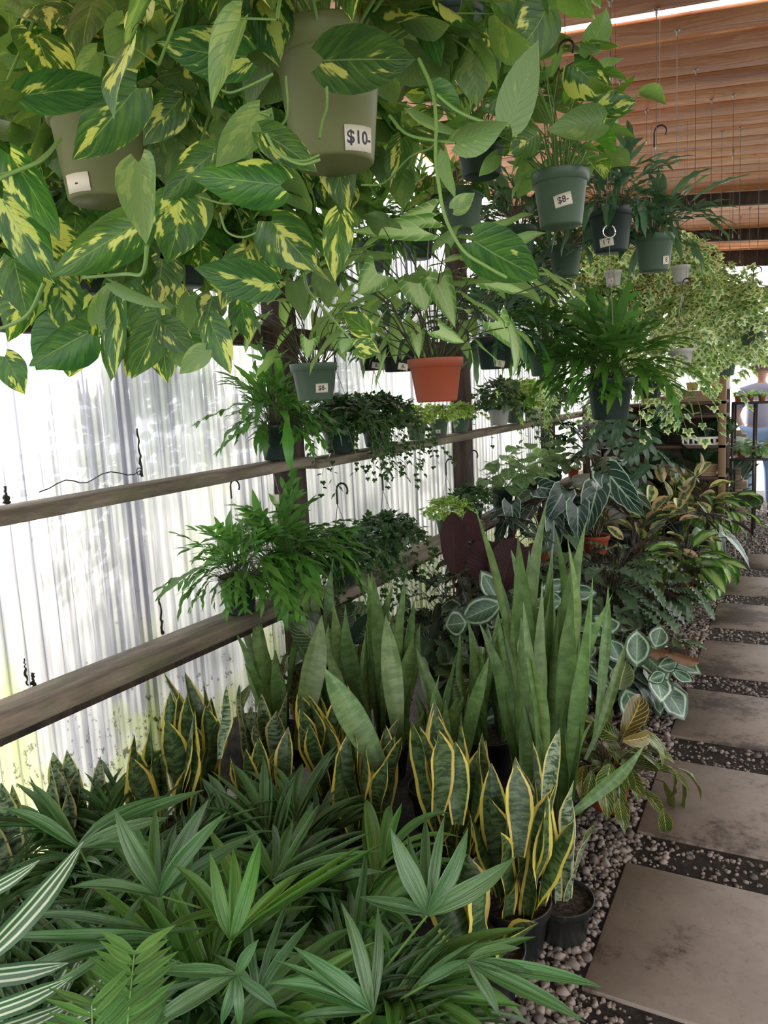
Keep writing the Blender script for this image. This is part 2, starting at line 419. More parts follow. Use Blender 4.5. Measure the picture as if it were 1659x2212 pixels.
def tube(pts, r0, r1=None, n=5):
    pts = [Vector(p) for p in pts]; r1 = r0 if r1 is None else r1
    V, Q = [], []; k = len(pts); up = Vector((.13, .21, .97))
    for i, p in enumerate(pts):
        d = (pts[min(i+1, k-1)]-pts[max(i-1, 0)]); d = d.normalized() if d.length > 1e-9 else Vector((0, 0, 1))
        x = d.cross(up)
        if x.length < .1: x = d.cross(Vector((1, 0, .1)))
        x.normalize(); y = d.cross(x); r = r0+(r1-r0)*i/(k-1)
        for j in range(n):
            a = 2*math.pi*j/n; V.append(p+x*(r*math.cos(a))+y*(r*math.sin(a)))
    for i in range(k-1):
        for j in range(n):
            a, b = i*n+j, i*n+(j+1) % n; Q.append((a, b, b+n, a+n))
    Q.append([j for j in range(n)][:4]) if n == 4 else None
    return G([tuple(v) for v in V], Q, UV=[(.5, .5)]*len(V))
def box(x0, x1, y0, y1, z0, z1, bev=0.0):
    if bev <= 0:
        V = [(x, y, z) for x in (x0, x1) for y in (y0, y1) for z in (z0, z1)]
        return G(V, [(0, 1, 3, 2), (4, 6, 7, 5), (0, 4, 5, 1), (2, 3, 7, 6), (0, 2, 6, 4), (1, 5, 7, 3)])
    b = bev; V = []; Q = []
    def ring(z, i):
        return [(x0+i, y0+i+b, z), (x0+i+b, y0+i, z), (x1-i-b, y0+i, z), (x1-i, y0+i+b, z), (x1-i, y1-i-b, z), (x1-i-b, y1-i, z), (x0+i+b, y1-i, z), (x0+i, y1-i-b, z)]
    for z, i in ((z0, b), (z0+b, 0), (z1-b, 0), (z1, b)): V += ring(z, i)
    for k in range(3):
        for j in range(8): a, c = k*8+j, k*8+(j+1) % 8; Q.append((a, c, c+8, a+8))
    T = []
    for o, fl in ((0, 1), (24, 0)):
        for q in ((0, 1, 2, 3), (0, 3, 4, 7), (4, 5, 6, 7)):
            q = [o+k for k in q]; Q.append(q[::-1] if fl else q)
    return G(V, Q)
def lathe(prof, n=20):
    V, Q = [], []
    for r, z in prof:
        for j in range(n): a = 2*math.pi*j/n; V.append((r*math.cos(a), r*math.sin(a), z))
    for i in range(len(prof)-1):
        for j in range(n): a, b = i*n+j, i*n+(j+1) % n; Q.append((a, b, b+n, a+n))
    return G(V, Q)
def sm(pts, t):                                      # smooth profile through control points
    xs = [p[0] for p in pts]; ys = [p[1] for p in pts]
    a = np.interp(t, xs, ys); d = .03
    return (np.interp(t-d, xs, ys)+2*a+np.interp(t+d, xs, ys))/4
def leaf(prof, n=9, m=2, back=0.0, bpow=1.6, fold=.25, droop=.4, wave=0.0, wf=4, twist=0.0, side=0.0, ph=0.0, cup=0.0):
    ts = np.linspace(0, 1, n+1); W = np.maximum(sm(prof, ts), .002); W[-1] = .002
    V, UV, Q = [], [], []
    y = z = xx = 0.0
    for i, t in enumerate(ts):
        th = droop*t; sd = side*math.sin(t*math.pi*1.3+ph)
        if i: y += math.cos(th)/n; z -= math.sin(th)/n; xx += sd/n
        ca, sa = math.cos(twist*t), math.sin(twist*t)
        for j in range(-m, m+1):
            s = j/m; x = s*W[i]; h = fold*abs(x)-cup*x*x/max(W.max(), .01)
            h += wave*math.sin(wf*2*math.pi*t+ph+(1.5 if s > 0 else 0))*abs(s)**1.5*W[i]
            b = back*abs(s)**bpow*max(0, 1-t*1.35)**1.5
            X = x*ca-h*sa; Zl = x*sa+h*ca
            V.append((xx+X, y-b+Zl*math.sin(th), z+Zl*math.cos(th))); UV.append((.5+.5*s, t))
    k = 2*m+1
    for i in range(n):
        for j in range(k-1): a = i*k+j; Q.append((a, a+1, a+k+1, a+k))
    return G(V, Q, UV=UV)
def lobed(main, lobes, lp, n=5):                      # one blade with side lobes growing out of it
    gs = [main]
    for t, ang, L, wd in lobes:
        g = leaf(lp, n, 1, fold=.1, droop=.35)
        zb = np.interp(t, np.linspace(0, 1, len(main.V)), main.V[:, 2]); yb = np.interp(t, np.linspace(0, 1, len(main.V)), main.V[:, 1])
        M = Matrix.Translation((0, yb, zb))@Matrix.Rotation(-ang, 4, 'Z')@Matrix.Rotation(-.15, 4, 'X')@Matrix.Diagonal((wd, L, L, 1))
        g = g.tf(M); gs.append(g)
    return join(gs)
def ivyleaf(pts=5, deep=.45):
    V = [(0, .32, .03)]; UV = [(.5, .5)]
    ang = [-150, -120, -95, -62, -35, -18, 0, 18, 35, 62, 95, 120, 150]; rad = [.22, .44, .34, .52, .33, .5, .68, .5, .33, .52, .34, .44, .22]
    for a, r in zip(ang, rad):
        a = math.radians(a); V.append((r*math.sin(a), .32+r*math.cos(a), -.12*r)); UV.append((1, .5))
    T = [(0, i, i+1) for i in range(1, 13)]; T = [(0, b, a) for _, a, b in T]
    return G(V, T=T, UV=UV)
HEART = [(0, .12), (.05, .27), (.15, .38), (.32, .43), (.5, .39), (.68, .28), (.84, .14), (.94, .05), (1, 0)]
ARROW = [(0, .26), (.08, .30), (.22, .27), (.4, .23), (.6, .17), (.8, .09), (1, 0)]
OVAL = [(0, .04), (.12, .17), (.3, .26), (.5, .29), (.7, .25), (.88, .13), (1, 0)]
WIDE = [(0, .08), (.12, .27), (.3, .38), (.5, .42), (.7, .37), (.88, .2), (1, 0)]
LANCE = [(0, .02), (.15, .10), (.4, .14), (.65, .12), (.85, .06), (1, 0)]
BROADL = [(0, .03), (.15, .13), (.4, .2), (.65, .18), (.85, .09), (1, 0)]
STRAP = [(0, .022), (.2, .05), (.5, .055), (.8, .035), (1, 0)]
SANS = [(0, .026), (.15, .034), (.4, .056), (.62, .060), (.8, .042), (.92, .018), (1, 0)]
SANSB = [(0, .05), (.2, .075), (.5, .115), (.72, .11), (.88, .06), (1, 0)]
LEAVES = {}
def variants(key, m, fn, k=4):
    LEAVES[key] = [mesh(key+'_shape', fn(random.Random(zlib.crc32((key+str(i)).encode()))), m) for i in range(k)]
def U(r, a, b): return r.uniform(a, b)
pf = lambda r: leaf(HEART, 12, 3, .13, 1.3, fold=U(r, .05, .4), droop=U(r, -.1, .9), wave=U(r, .02, .12), wf=1.4, ph=U(r, 0, 6), side=U(r, -.15, .15), cup=U(r, -.5, .8))
variants('pothos', 'pothos', pf, 8); variants('neon', 'neon', pf, 5)
variants('syng', 'syng', lambda r: leaf(ARROW, 8, 3, .34, 1.3, fold=U(r, .1, .5), droop=U(r, .1, .8), wave=U(r, .05, .15), wf=1.6, ph=U(r, 0, 6)), 6)
def fernf(r):
    main = leaf([(0, .012), (.2, .035), (.4, .06), (.6, .055), (.8, .045), (.92, .025), (1, 0)], 10, 1, fold=.2, droop=U(r, .2, 1.3), side=U(r, -.25, .25), wave=.5, wf=3, ph=U(r, 0, 6))
    n = len(main.V)//3; lob = []
    for k in range(r.randint(2, 4)):
        t = .30+.15*k+U(r, -.03, .03)
        for s in (-1, 1):
            if r.random() < .8: lob.append((t, s*U(r, .6, 1.0), U(r, .26, .46)*(1-.35*t), .36))
    return lobed(main, lob, [(0, .10), (.3, .12), (.6, .10), (.85, .05), (1, 0)], 4)
variants('fern', 'fern', fernf, 8); variants('bfern', 'bfern', fernf, 8)
fl = lambda r: leaf([(0, .015), (.2, .07), (.5, .10), (.8, .06), (1, 0)], 9, 2, fold=.25, droop=U(r, .3, 1.6), wave=.25, wf=4, side=U(r, -.2, .2), ph=U(r, 0, 6))
variants('fernlance', 'fern', fl, 5); variants('bfernlance', 'bfern', fl, 5)
sn = lambda P_: (lambda r: leaf(P_, 12, 2, fold=U(r, .5, .9), droop=U(r, -.25, .35), twist=U(r, -1.0, 1.0), side=U(r, -.12, .12), ph=U(r, 0, 6), wave=.25, wf=1.5))
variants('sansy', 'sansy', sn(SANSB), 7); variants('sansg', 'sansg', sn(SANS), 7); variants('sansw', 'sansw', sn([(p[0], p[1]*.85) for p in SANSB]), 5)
variants('aloc', 'aloc', lambda r: leaf([(0, .15), (.07, .24), (.18, .22), (.26, .235), (.38, .19), (.48, .19), (.6, .13), (.7, .125), (.85, .05), (1, 0)], 14, 3, .26, 1.3, fold=U(r, .0, .4), droop=U(r, .2, .8), wave=.06, wf=6), 5)
variants('rose', 'rose', lambda r: leaf(WIDE, 9, 3, fold=U(r, .1, .4), droop=U(r, .1, .9), wave=.08, wf=2.5, ph=U(r, 0, 6)), 5)
variants('darkcal', 'darkcal', lambda r: leaf([(0, .06), (.12, .2), (.35, .3), (.6, .31), (.8, .25), (.93, .13), (1, .02)], 10, 3, fold=U(r, .1, .3), droop=U(r, -.1, .5), wave=.08, wf=3, ph=U(r, 0, 6)), 4)
variants('ruf', 'ruf', lambda r: leaf(BROADL, 16, 2, fold=.3, droop=U(r, .3, 1.1), wave=.35, wf=6, ph=U(r, 0, 6)), 5)
variants('dkruf', 'dkruf', lambda r: leaf(LANCE, 16, 2, fold=.3, droop=U(r, .4, 1.2), wave=.45, wf=7, ph=U(r, 0, 6)), 5)
variants('band', 'band', lambda r: leaf(BROADL, 12, 2, fold=.3, droop=U(r, .2, .9), wave=.2, wf=5), 4)
variants('croton', 'croton', lambda r: leaf(BROADL, 8, 2, fold=.35, droop=U(r, .2, 1.2), wave=.12, wf=2, ph=U(r, 0, 6), side=U(r, -.1, .1)), 5)
variants('bigcroton', 'bigcroton', lambda r: leaf(WIDE, 10, 3, fold=.25, droop=U(r, .0, .8), wave=.12, wf=2, ph=U(r, 0, 6)), 4)
variants('prayer', 'prayer', lambda r: leaf(WIDE, 7, 2, fold=.25, droop=U(r, .1, .7), wave=.08, wf=2), 4)
for k in ('ivy', 'givy', 'divy'): variants(k, k, lambda r: ivyleaf(), 2)
variants('palm', 'palm', lambda r: leaf([(q[0], q[1]*.85) for q in STRAP], 10, 2, fold=U(r, .5, .9), droop=U(r, .2, 1.1), side=U(r, -.15, .15), ph=U(r, 0, 3)), 7)
variants('palmw', 'palm', lambda r: leaf([(0, .016), (.2, .055), (.45, .07), (.75, .048), (1, 0)], 10, 2, fold=U(r, .4, .8), droop=U(r, .1, .9), side=U(r, -.12, .12), ph=U(r, 0, 3)), 6)
variants('palmw2', 'palm2', lambda r: leaf([(0, .016), (.2, .055), (.45, .07), (.75, .048), (1, 0)], 10, 2, fold=U(r, .4, .8), droop=U(r, .2, 1.1), side=U(r, -.15, .15), ph=U(r, 0, 3)), 5)
variants('palm2', 'palm2', lambda r: leaf([(0, .02), (.2, .09), (.45, .11), (.75, .06), (1, 0)], 7, 1, fold=.4, droop=U(r, .2, .6)), 4)
variants('rubber', 'rubber', lambda r: leaf(OVAL, 8, 2, fold=U(r, .3, .6), droop=U(r, -.1, .5)), 4)
variants('dkrub', 'dkrub', lambda r: leaf([(p[0], p[1]*1.15) for p in OVAL], 8, 2, fold=U(r, .2, .6), droop=U(r, -.1, .6)), 4)
variants('dieff', 'dieff', lambda r: leaf([(p[0], p[1]*.78) for p in OVAL], 9, 2, fold=U(r, .2, .5), droop=U(r, .3, 1.0), wave=.1, wf=2), 5)
MAT['dry'] = leafmat('dried_leaf', p_plain((.16, .075, .035), (.28, .15, .08), 9, 3, .06, .5), .6, .1)
variants('dry', 'dry', lambda r: leaf(OVAL, 9, 2, fold=.6, droop=.6, wave=.4, wf=3), 2)
variants('drac', 'drac', lambda r: leaf([(0, .03), (.3, .065), (.6, .065), (.85, .035), (1, 0)], 12, 2, fold=.5, droop=U(r, .4, 1.3)), 3)
def monf(r):
    lp = [(0, .10), (.3, .16), (.7, .17), (.9, .10), (1, .02)]
    main = leaf([(0, .15), (.3, .16), (.7, .1), (1, 0)], 8, 1, fold=.1, droop=.4)
    lob = [(t, s*a, L, .42) for s in (-1, 1) for t, a, L in ((.02, 2.0, .36), (.12, 1.45, .50), (.3, 1.15, .48), (.48, .95, .42), (.66, .75, .34))]
    return lobed(main, lob, lp, 5)
variants('mon', 'mon', monf, 3)
ZUP = Vector((0, 0, 1))
def sph(az, el): return Vector((math.cos(az)*math.cos(el), math.sin(az)*math.cos(el), math.sin(el)))
CAP = 300
def put_leaves(root, name, items, cap=CAP):
    """items: (mesh, matrix local to root). the nearest ones each an object, the rest joined as stuff"""
    rl = Vector(root.location)
    items = [q for q in items if min((rl+q[1]@Vector((0, f, 0))).x for f in (0, 1)) > -2.13]
    if len(items) > cap:
        items = sorted(items, key=lambda it: (rl+it[1].to_translation()-CAM).length)
        rest = items[cap:]; items = items[:cap]
        g = join([DATA[me.name].tf(M) for me, M in rest])
        link('foliage', mesh('foliage', g, rest[0][0].materials[0]), root, kind='stuff')
    for me, M in items: link(name, me, root, M)
# ------------------------------------------------------------------ pots
def pot(root, r, h, m='gpot', soil=True, z=0.0, taper=.74, n=28):
    rb = r*taper; t = .004
    pr = [(0.001, z), (rb*.93, z), (rb, z+.004), (r*.97-(.2*(r-rb)), z+h*.78), (r*.985-(.15*(r-rb)), z+h*.79), (r, z+h*.80), (r*1.03, z+h*.985), (r*1.03, z+h), (r*.98, z+h), (r*.95, z+h*.9), (rb*.98, z+h*.3)]
    link('pot', mesh('pot', lathe(pr, n), m), root)
    if soil: link('soil', mesh('soil', lathe([(r*.955, z+h*.885), (r*.5, z+h*.90), (.001, z+h*.91)], 18), 'soil'), root)
def text_geo(s, size):
    c = bpy.data.curves.new('txt', 'FONT'); c.body = s; c.size = size; c.align_x = 'CENTER'; c.align_y = 'CENTER'; c.offset = size*.02; c.resolution_u = 3
    o = bpy.data.objects.new('txt', c); COL.objects.link(o)
    me = bpy.data.meshes.new_from_object(o.evaluated_get(bpy.context.evaluated_depsgraph_get()))
    bpy.data.objects.remove(o)
    V = [tuple(v.co) for v in me.vertices]; T = []
    for p in me.polygons:
        vs = list(p.vertices)
        for k in range(1, len(vs)-1): T.append((vs[0], vs[k], vs[k+1]))
    return G(V, T=T) if V else G([])
def price_tag(root, r, h, text, u, v=.42, wd=.06, ht=.036, roll=-.12, taper=.74, m='tag'):
    """sticker wrapped on the pot wall; u turns it from the camera-facing side"""
    base = Vector(root.location); to = CAM-base; az = math.atan2(to.y, to.x)-root.rotation_euler[2]+u
    rb = r*taper
    def wrap(x, y, e):
        X = x*math.cos(roll)-y*math.sin(roll); Y = x*math.sin(roll)+y*math.cos(roll)
        zz = h*v+Y; rr = rb+(r*.97-.2*(r-rb)-rb)*min(1, zz/(h*.78))+e
        a = az+X/rr
        return (rr*math.cos(a), rr*math.sin(a), zz)
    V, Q, n = [], [], 8
    for e in (.0006, .0016):
        for i in range(n+1):
            for y in (-ht/2, ht/2): V.append(wrap(-wd/2+wd*i/n, y, e))
    k = 2*(n+1)
    for i in range(n): a = k+i*2; Q.append((a, a+2, a+3, a+1))
    for i in range(n): Q += [(i*2, i*2+2, k+i*2+2, k+i*2), (i*2+1, k+i*2+1, k+i*2+3, i*2+3)]
    t = link('price_tag', mesh('price_tag', G(V, Q), m), root)
    g = text_geo(text, ht*.72)
    if len(g.V):
        g.V = np.array([wrap(p[0], p[1], .0022) for p in g.V]); link('lettering', mesh('lettering', g, 'ink', False), t)
def hanger(root, r, h, top, m='wire', hook=True, ceil=None, rad=.0011):
    gs = []
    for k in range(3):
        a = k*2.094+.5; p = (r*math.cos(a), r*math.sin(a), h*.97); gs.append(tube([p, (0, 0, top)], rad, n=4))
    link('hanger_wire', mesh('hanger_wire', join(gs), m), root)
    if hook:
        pts = [(0, 0, top), (0, 0, top+.02)]+[(.022+.022*math.cos(a), 0, top+.05+.024*math.sin(a)) for a in np.linspace(math.pi, -.6, 9)]
        link('hook', mesh('hook', tube([(q[0]*(1.4 if m == 'hook' else 1), 0, top+(q[2]-top)*(1.4 if m == 'hook' else 1)) for q in pts], .0055 if m == 'hook' else .0035, n=6), 'hook'), root)
    if ceil: link('ceiling_wire', mesh('ceiling_wire', tube([(.02, 0, top+.075), (.02, 0, ceil-root.location.z)], rad, n=4), m), root)
def ceil_z(x): return H+1.3-.1*x
# ------------------------------------------------------------------ plant generators (local coordinates, z=0 at pot base)
def rosette(root, key, n, z0, pet, el, size, name='leaf', r0=.03, arch=.5, flop=(.3, .9), stem='petiole', sr=.002, az=None, seed=0, cap=CAP, lsx=1.0):
    r = random.Random(seed+zlib.crc32(key.encode()) % 999); items = []; st = []
    for i in range(n):
        a = r.uniform(0, 6.283) if az is None else r.uniform(*az)
        e = r.uniform(*el); L = r.uniform(*pet)
        b = Vector((r0*r.random()*math.cos(a), r0*r.random()*math.sin(a), z0))
        d0 = sph(a, min(1.5, e+arch*.5)); d1 = sph(a, e-arch*.5)
        p1 = b+d0*L*.5; p2 = p1+d1*L*.5
        if sr: st.append(tube([b, b+d0*L*.25, p1, (p1+p2)/2+Vector((0, 0, L*.015)), p2], sr, sr*.7, 4))
        ld = sph(a+r.uniform(-.4, .4), e-arch*.5-r.uniform(*flop))
        up = (ZUP+sph(a, 0)*.45+Vector((r.uniform(-.35, .35), r.uniform(-.35, .35), 0)))
        s = r.uniform(*size)
        items.append((r.choice(LEAVES[key]), frame(p2, ld, up, s, s*lsx)))
    if st: link('petiole', mesh('petiole', join(st), stem), root, kind='stuff')
    put_leaves(root, name, items, cap)
def vines(root, key, n, z0, r0, length, size, gap=.05, az=None, seed=0, wob=.03, sr=.002, cap=150, name='leaf', lift=.04, out=.25, stem='petiole'):
    r = random.Random(seed*13+5); items = []; st = []
    for i in range(n):
        a = r.uniform(0, 6.283) if az is None else r.uniform(*az)
        L = r.uniform(*length); p = Vector((r0*math.cos(a), r0*math.sin(a), z0)); d = sph(a, .7); pts = [p.copy()]; k = max(3, int(L/gap))
        for j in range(k):
            d = (d*(1-.35)+Vector((math.cos(a)*out*.4, math.sin(a)*out*.4, -1))*.35+Vector((r.uniform(-1, 1), r.uniform(-1, 1), r.uniform(-.5, .5)))*wob*6).normalized() if j*gap > lift else (d+Vector((math.cos(a), math.sin(a), 0))*.4).normalized()
            p = p+d*(L/k); pts.append(p.copy())
            s = r.uniform(*size); la = a+r.uniform(-1.6, 1.6)
            off = sph(la, r.uniform(-.2, .5))
            lp = p+off*s*.4
            st.append(tube([p, lp], sr*.6, n=3))
            items.append((r.choice(LEAVES[key]), frame(lp, (off*.6+Vector((0, 0, -r.uniform(.3, 1.1)))), off+ZUP*.6, s)))
        st.append(tube(pts, sr, sr*.7, 4))
    if st: link('vine_stem', mesh('vine_stem', join(st), stem), root, kind='stuff')
    put_leaves(root, name, items, cap)
def mound(root, key, n, c, rad, size, seed=0, cap=120, name='leaf', flat=False):
    r = random.Random(seed*7+3); items = []
    for i in range(n):
        a = r.uniform(0, 6.283); e = r.uniform(-.25, 1.5); q = r.uniform(.55, 1.0)
        d = sph(a, e); p = Vector((c[0]+d.x*rad[0]*q, c[1]+d.y*rad[1]*q, c[2]+d.z*rad[2]*q))
        out = Vector((d.x/rad[0], d.y/rad[1], d.z/rad[2])).normalized()
        ld = (out*.4+Vector((r.uniform(-1, 1), r.uniform(-1, 1), r.uniform(-1, .3)))).normalized()
        items.append((r.choice(LEAVES[key]), frame(p, ld, out+ZUP*.4, r.uniform(*size))))
    put_leaves(root, name, items, cap)
def fern(root, n, z0, L, el=(.0, 1.3), blue=False, seed=0, lance=.2, az=None, r0=.05, cap=CAP, arch=.25):
    k = 'bfern' if blue else 'fern'; r = random.Random(seed+71); items = []; st = []
    for i in range(n):
        a = r.uniform(0, 6.283) if az is None else r.uniform(*az)
        e = r.uniform(*el); s = r.uniform(*L)
        q = r0*r.random(); b = Vector((q*math.cos(a), q*math.sin(a), z0)); d = sph(a, e); pl = s*r.uniform(.25, .6)
        p = b+sph(a, min(1.5, e+.3))*pl
        st.append(tube([b, p], .0012, .0009, 3))
        me = r.choice(LEAVES[k+'lance'] if r.random() < lance else LEAVES[k])
        items.append((me, frame(p, (d+Vector((r.uniform(-.2, .2), r.uniform(-.2, .2), -r.uniform(0, .5)))), ZUP+sph(a, 0)*.3, s*.8, s*.8*r.uniform(.8, 1.2))))
    link('stipe', mesh('stipe', join(st), 'petdark'), root, kind='stuff')
    put_leaves(root, 'frond', items, cap)
def sansev(root, key, n, z0, L, tilt=.22, seed=0, r0=.05, wid=1.0, bias=None):
    r = random.Random(seed+31); items = []
    for i in range(n):
        a = r.uniform(0, 6.283); q = r0*math.sqrt(r.random()); t = r.uniform(0, tilt)
        if bias and r.random() < .6: a = bias+r.uniform(-.7, .7)
        d = sph(a, math.pi/2-t); s = r.uniform(*L)
        f = sph(r.uniform(0, 6.283), 0)
        items.append((r.choice(LEAVES[key]), frame(Vector((q*math.cos(a), q*math.sin(a), z0)), d, f, s, s**.45*.52*wid*r.uniform(.8, 1.2), s**.45*.52*wid)))
    put_leaves(root, 'blade', items)
def palm(root, n, z0, L, el, leaflets=7, seed=0, key='palm', ls=(.24, .38), az=None, start=.45, arch=.9, wd=1.0, name='frond'):
    r = random.Random(seed+5)
    for i in range(n):
        a = r.uniform(0, 6.283) if az is None else r.uniform(*az)
        e = r.uniform(*el); LL = r.uniform(*L); p = Vector((.03*math.cos(a), .03*math.sin(a), z0)); pts = [p]; K = 12; dirs = []
        for k in range(K):
            d = sph(a, e-arch*(k/K)**1.5); p = p+d*(LL/K); pts.append(p); dirs.append(d)
        fr = link(name, mesh('rachis', tube(pts, .0032, .0014, 4), 'petiole'), root)
        side = Vector((-math.sin(a), math.cos(a), 0))
        for j in range(leaflets):
            t = start+(1-start)*(j/(max(1, leaflets-1))); x = min(t*K, K-.001); k0 = int(x); q = pts[k0].lerp(pts[k0+1], x-k0); d = dirs[min(k0, K-1)]
            ang = (.95-.55*t)*r.uniform(.8, 1.2)
            for s in (-1, 1):
                ld = d*math.cos(ang)+side*s*math.sin(ang)+Vector((0, 0, r.uniform(.0, .25)))
                ln = r.uniform(*ls)*(1-.25*abs(t-.7))
                link('leaflet', r.choice(LEAVES[key]), fr, frame(q, ld, ZUP+side*s*-.3, ln, ln*wd))
        link('leaflet', r.choice(LEAVES[key]), fr, frame(pts[-1], dirs[-1], ZUP, r.uniform(*ls)*.9))
# ================================================================== THE SETTING
def struct(name, me=None, loc=(0, 0, 0)):
    o = link(name, me); o.location = loc; o['kind'] = 'structure'; return o
MAT['outside'] = mat('outside_ground', (.34, .33, .28), .9)
struct('trim_1', mesh('outside_ground', box(-14, 10, -8, 24, -.12, -.04), 'outside', False))
flo = struct('floor', mesh('floor', box(-2.25, 3.2, -2.5, 11.5, -.04, 0), 'earth', False))
rs = random.Random(3)
SLY = [.93, 1.743, 2.516, 3.321, 4.137, 4.998, 5.829, 6.709]
slab_me = mesh('paving_slab', box(-.301, .301, -.288, .288, -.03, .009, .003), 'slab', False)
for i, y in enumerate(SLY):
    x = -.145 if i < 7 else -.06
    link('paving_slab', slab_me, flo, Matrix.Translation((x+rs.uniform(-.004, .004)-.002, (y+.29)*.989, 0))@Matrix.Rotation(rs.uniform(-.006, .006), 4, 'Z')@Matrix.Rotation(rs.choice((0, 1))*math.pi, 4, 'Z'))
def pebble_geo(r):
    t = (1+5**.5)/2; V = np.array([(-1, t, 0), (1, t, 0), (-1, -t, 0), (1, -t, 0), (0, -1, t), (0, 1, t), (0, -1, -t), (0, 1, -t), (t, 0, -1), (t, 0, 1), (-t, 0, -1), (-t, 0, 1)])/1.9
    V = V*np.array([[r.uniform(.62, 1.25) for _ in range(3)] for _ in range(12)]); V[:, 2] *= .62; V[:, 1] *= .8
    T = [(0, 11, 5), (0, 5, 1), (0, 1, 7), (0, 7, 10), (0, 10, 11), (1, 5, 9), (5, 11, 4), (11, 10, 2), (10, 7, 6), (7, 1, 8), (3, 9, 4), (3, 4, 2), (3, 2, 6), (3, 6, 8), (3, 8, 9), (4, 9, 5), (2, 4, 11), (6, 2, 10), (8, 6, 7), (9, 8, 1)]
    return G(V, T=T)
PEB = [mesh('pebble', pebble_geo(rs), 'pebble', False) for _ in range(6)]
def noise2(x, y): return .6+.4*math.sin(x*17+y*5)*math.cos(y*13-x*9)
def on_slab(x, y):
    for i, s in enumerate(SLY):
        cx = -.145 if i < 7 else -.06
        if abs(x-cx) < .312 and abs(y-(s+.29)*.989) < .298: return True
    return False
pts = []
while len(pts) < 14000:
    y = 1.15+(rs.random()**1.5)*7.5; x = rs.uniform(-.85, .45) if rs.random() < .45 else rs.uniform(-.72, -.43)
    if y > 6 and rs.random() < .4: x = rs.uniform(-.6, 1.5)
    if on_slab(x, y): continue
    if x > -.45 and rs.random() < .15: continue
    s = .005+.010*rs.random()**1.3 if rs.random() < .95 else rs.uniform(.016, .023)
    if x > -.45: s *= .8
    M = Matrix.Translation((x, y, s*.25))@Matrix.Rotation(rs.uniform(0, 6.28), 4, 'Z')@Matrix.Rotation(rs.uniform(-.4, .4), 4, 'X')@Matrix.Diagonal((s, s, s, 1))
    pts.append((s/max(.5, math.hypot(x, y)), rs.choice(PEB), M))
for _ in range(9000):
    y = 1.15+(rs.random()**1.4)*6; x = rs.uniform(-.46, .3)
    if on_slab(x, y) or noise2(x, y) < rs.random()*.9: continue
    s = .004+.008*rs.random()**1.5
    M = Matrix.Translation((x, y, s*.25))@Matrix.Rotation(rs.uniform(0, 6.28), 4, 'Z')@Matrix.Rotation(rs.uniform(-.4, .4), 4, 'X')@Matrix.Diagonal((s, s, s, 1))
    pts.append((s/max(.5, math.hypot(x, y)), rs.choice(PEB), M))
for _ in range(5000):
    y = rs.uniform(7.0, 10.5); x = rs.uniform(-.75, 1.0)
    if on_slab(x, y): continue
    s = rs.uniform(.008, .02); pts.append((s/y, rs.choice(PEB), Matrix.Translation((x, y, s*.25))@Matrix.Rotation(rs.uniform(0, 6.28), 4, 'Z')@Matrix.Diagonal((s, s, s, 1))))
pts.sort(key=lambda q: -q[0])
for _, me, M in pts[:290]: link('pebble', me, flo, M)
link('gravel', mesh('gravel', join([DATA[me.name].tf(M) for _, me, M in pts[290:]]), 'pebble', False), flo, kind='stuff')
MAT['debris'] = mat('fallen_leaf_litter', (.09, .05, .025), .9)
lt = []
for _ in range(420):
    y = rs.uniform(1.2, 8); x = rs.uniform(-2.1, -.5)
    lt.append(DATA['croton_shape'].tf(frame(Vector((x, y, .006)), (rs.uniform(-1, 1), rs.uniform(-1, 1), rs.uniform(-.1, .1)), ZUP, rs.uniform(.015, .05))))
link('leaf_litter', mesh('leaf_litter', join(lt), 'debris'), flo, kind='stuff')
# corrugated wall
WX = -2.17
wl = struct('wall_left')
def sheet(y0, y1, z0, z1, dx=0.0):
    n = int((y1-y0)/.0068); V, Q = [], []
    for i in range(n+1):
        y = y0+(y1-y0)*i/n; x = WX+dx+.014*math.sin(2*math.pi*y/.0677)
        V += [(x, y, z0), (x, y, z1)]
    for i in range(n): a = i*2; Q.append((a, a+2, a+3, a+1))
    return G(V, Q)
y = -1.2; k = 0
while y < 9.4:
    wd = .80; link('sheet_panel', mesh('sheet_panel', sheet(y, y+wd+.05, -.02, 1.82, .003*(k % 2)), 'sheet'), wl)
    link('upper_panel', mesh('upper_panel', sheet(y, y+wd+.05, 1.835, 3.05, .003*(k % 2)), 'sheet'), wl)
    y += wd; k += 1
# ceiling of reddish boards on a slope
ce = struct('ceiling')
def zc(x): return H+1.3-.1*x
tilt = Matrix.Rotation(math.atan(.1), 4, 'Y')
plank_me = [mesh('plank', box(-2.75, 2.75, -.097-.001*i, .097+.001*i, 0, .013, .002), 'plank', False) for i in range(3)]
pitch = .2085; y = 3.255-pitch*20-.05; nb = 0
y = 3.262+.1; ys = [y+pitch*i for i in range(29)]+[3.185-.1-pitch*i for i in range(26)]
for yy in ys:
    link('plank', rs.choice(plank_me), ce, Matrix.Translation((.35, yy, zc(.35)+rs.uniform(0, .006)))@tilt@Matrix.Rotation(rs.uniform(-.004, .004), 4, 'Z')@Matrix.Rotation(rs.choice((0, 1))*math.pi, 4, 'Z'))
MAT['deck'] = mat('roof_deck', (.012, .006, .004), .95)
for a, b in ((-2.4, 3.186), (3.46, 9.30)):
    link('roof_deck', mesh('roof_deck', box(-2.75, 2.75, a, b, .022, .034), 'deck', False), ce, Matrix.Translation((.35, 0, zc(.35)))@tilt)
for yy, hh in ((6.35, .09), (7.9, .10), (9.22, .16)):
    link('cross_beam', mesh('cross_beam', box(-2.75, 2.75, yy-.03, yy+.03, -hh, -.001, .003), 'post', False), ce, Matrix.Translation((.35, 0, zc(.35)))@tilt)
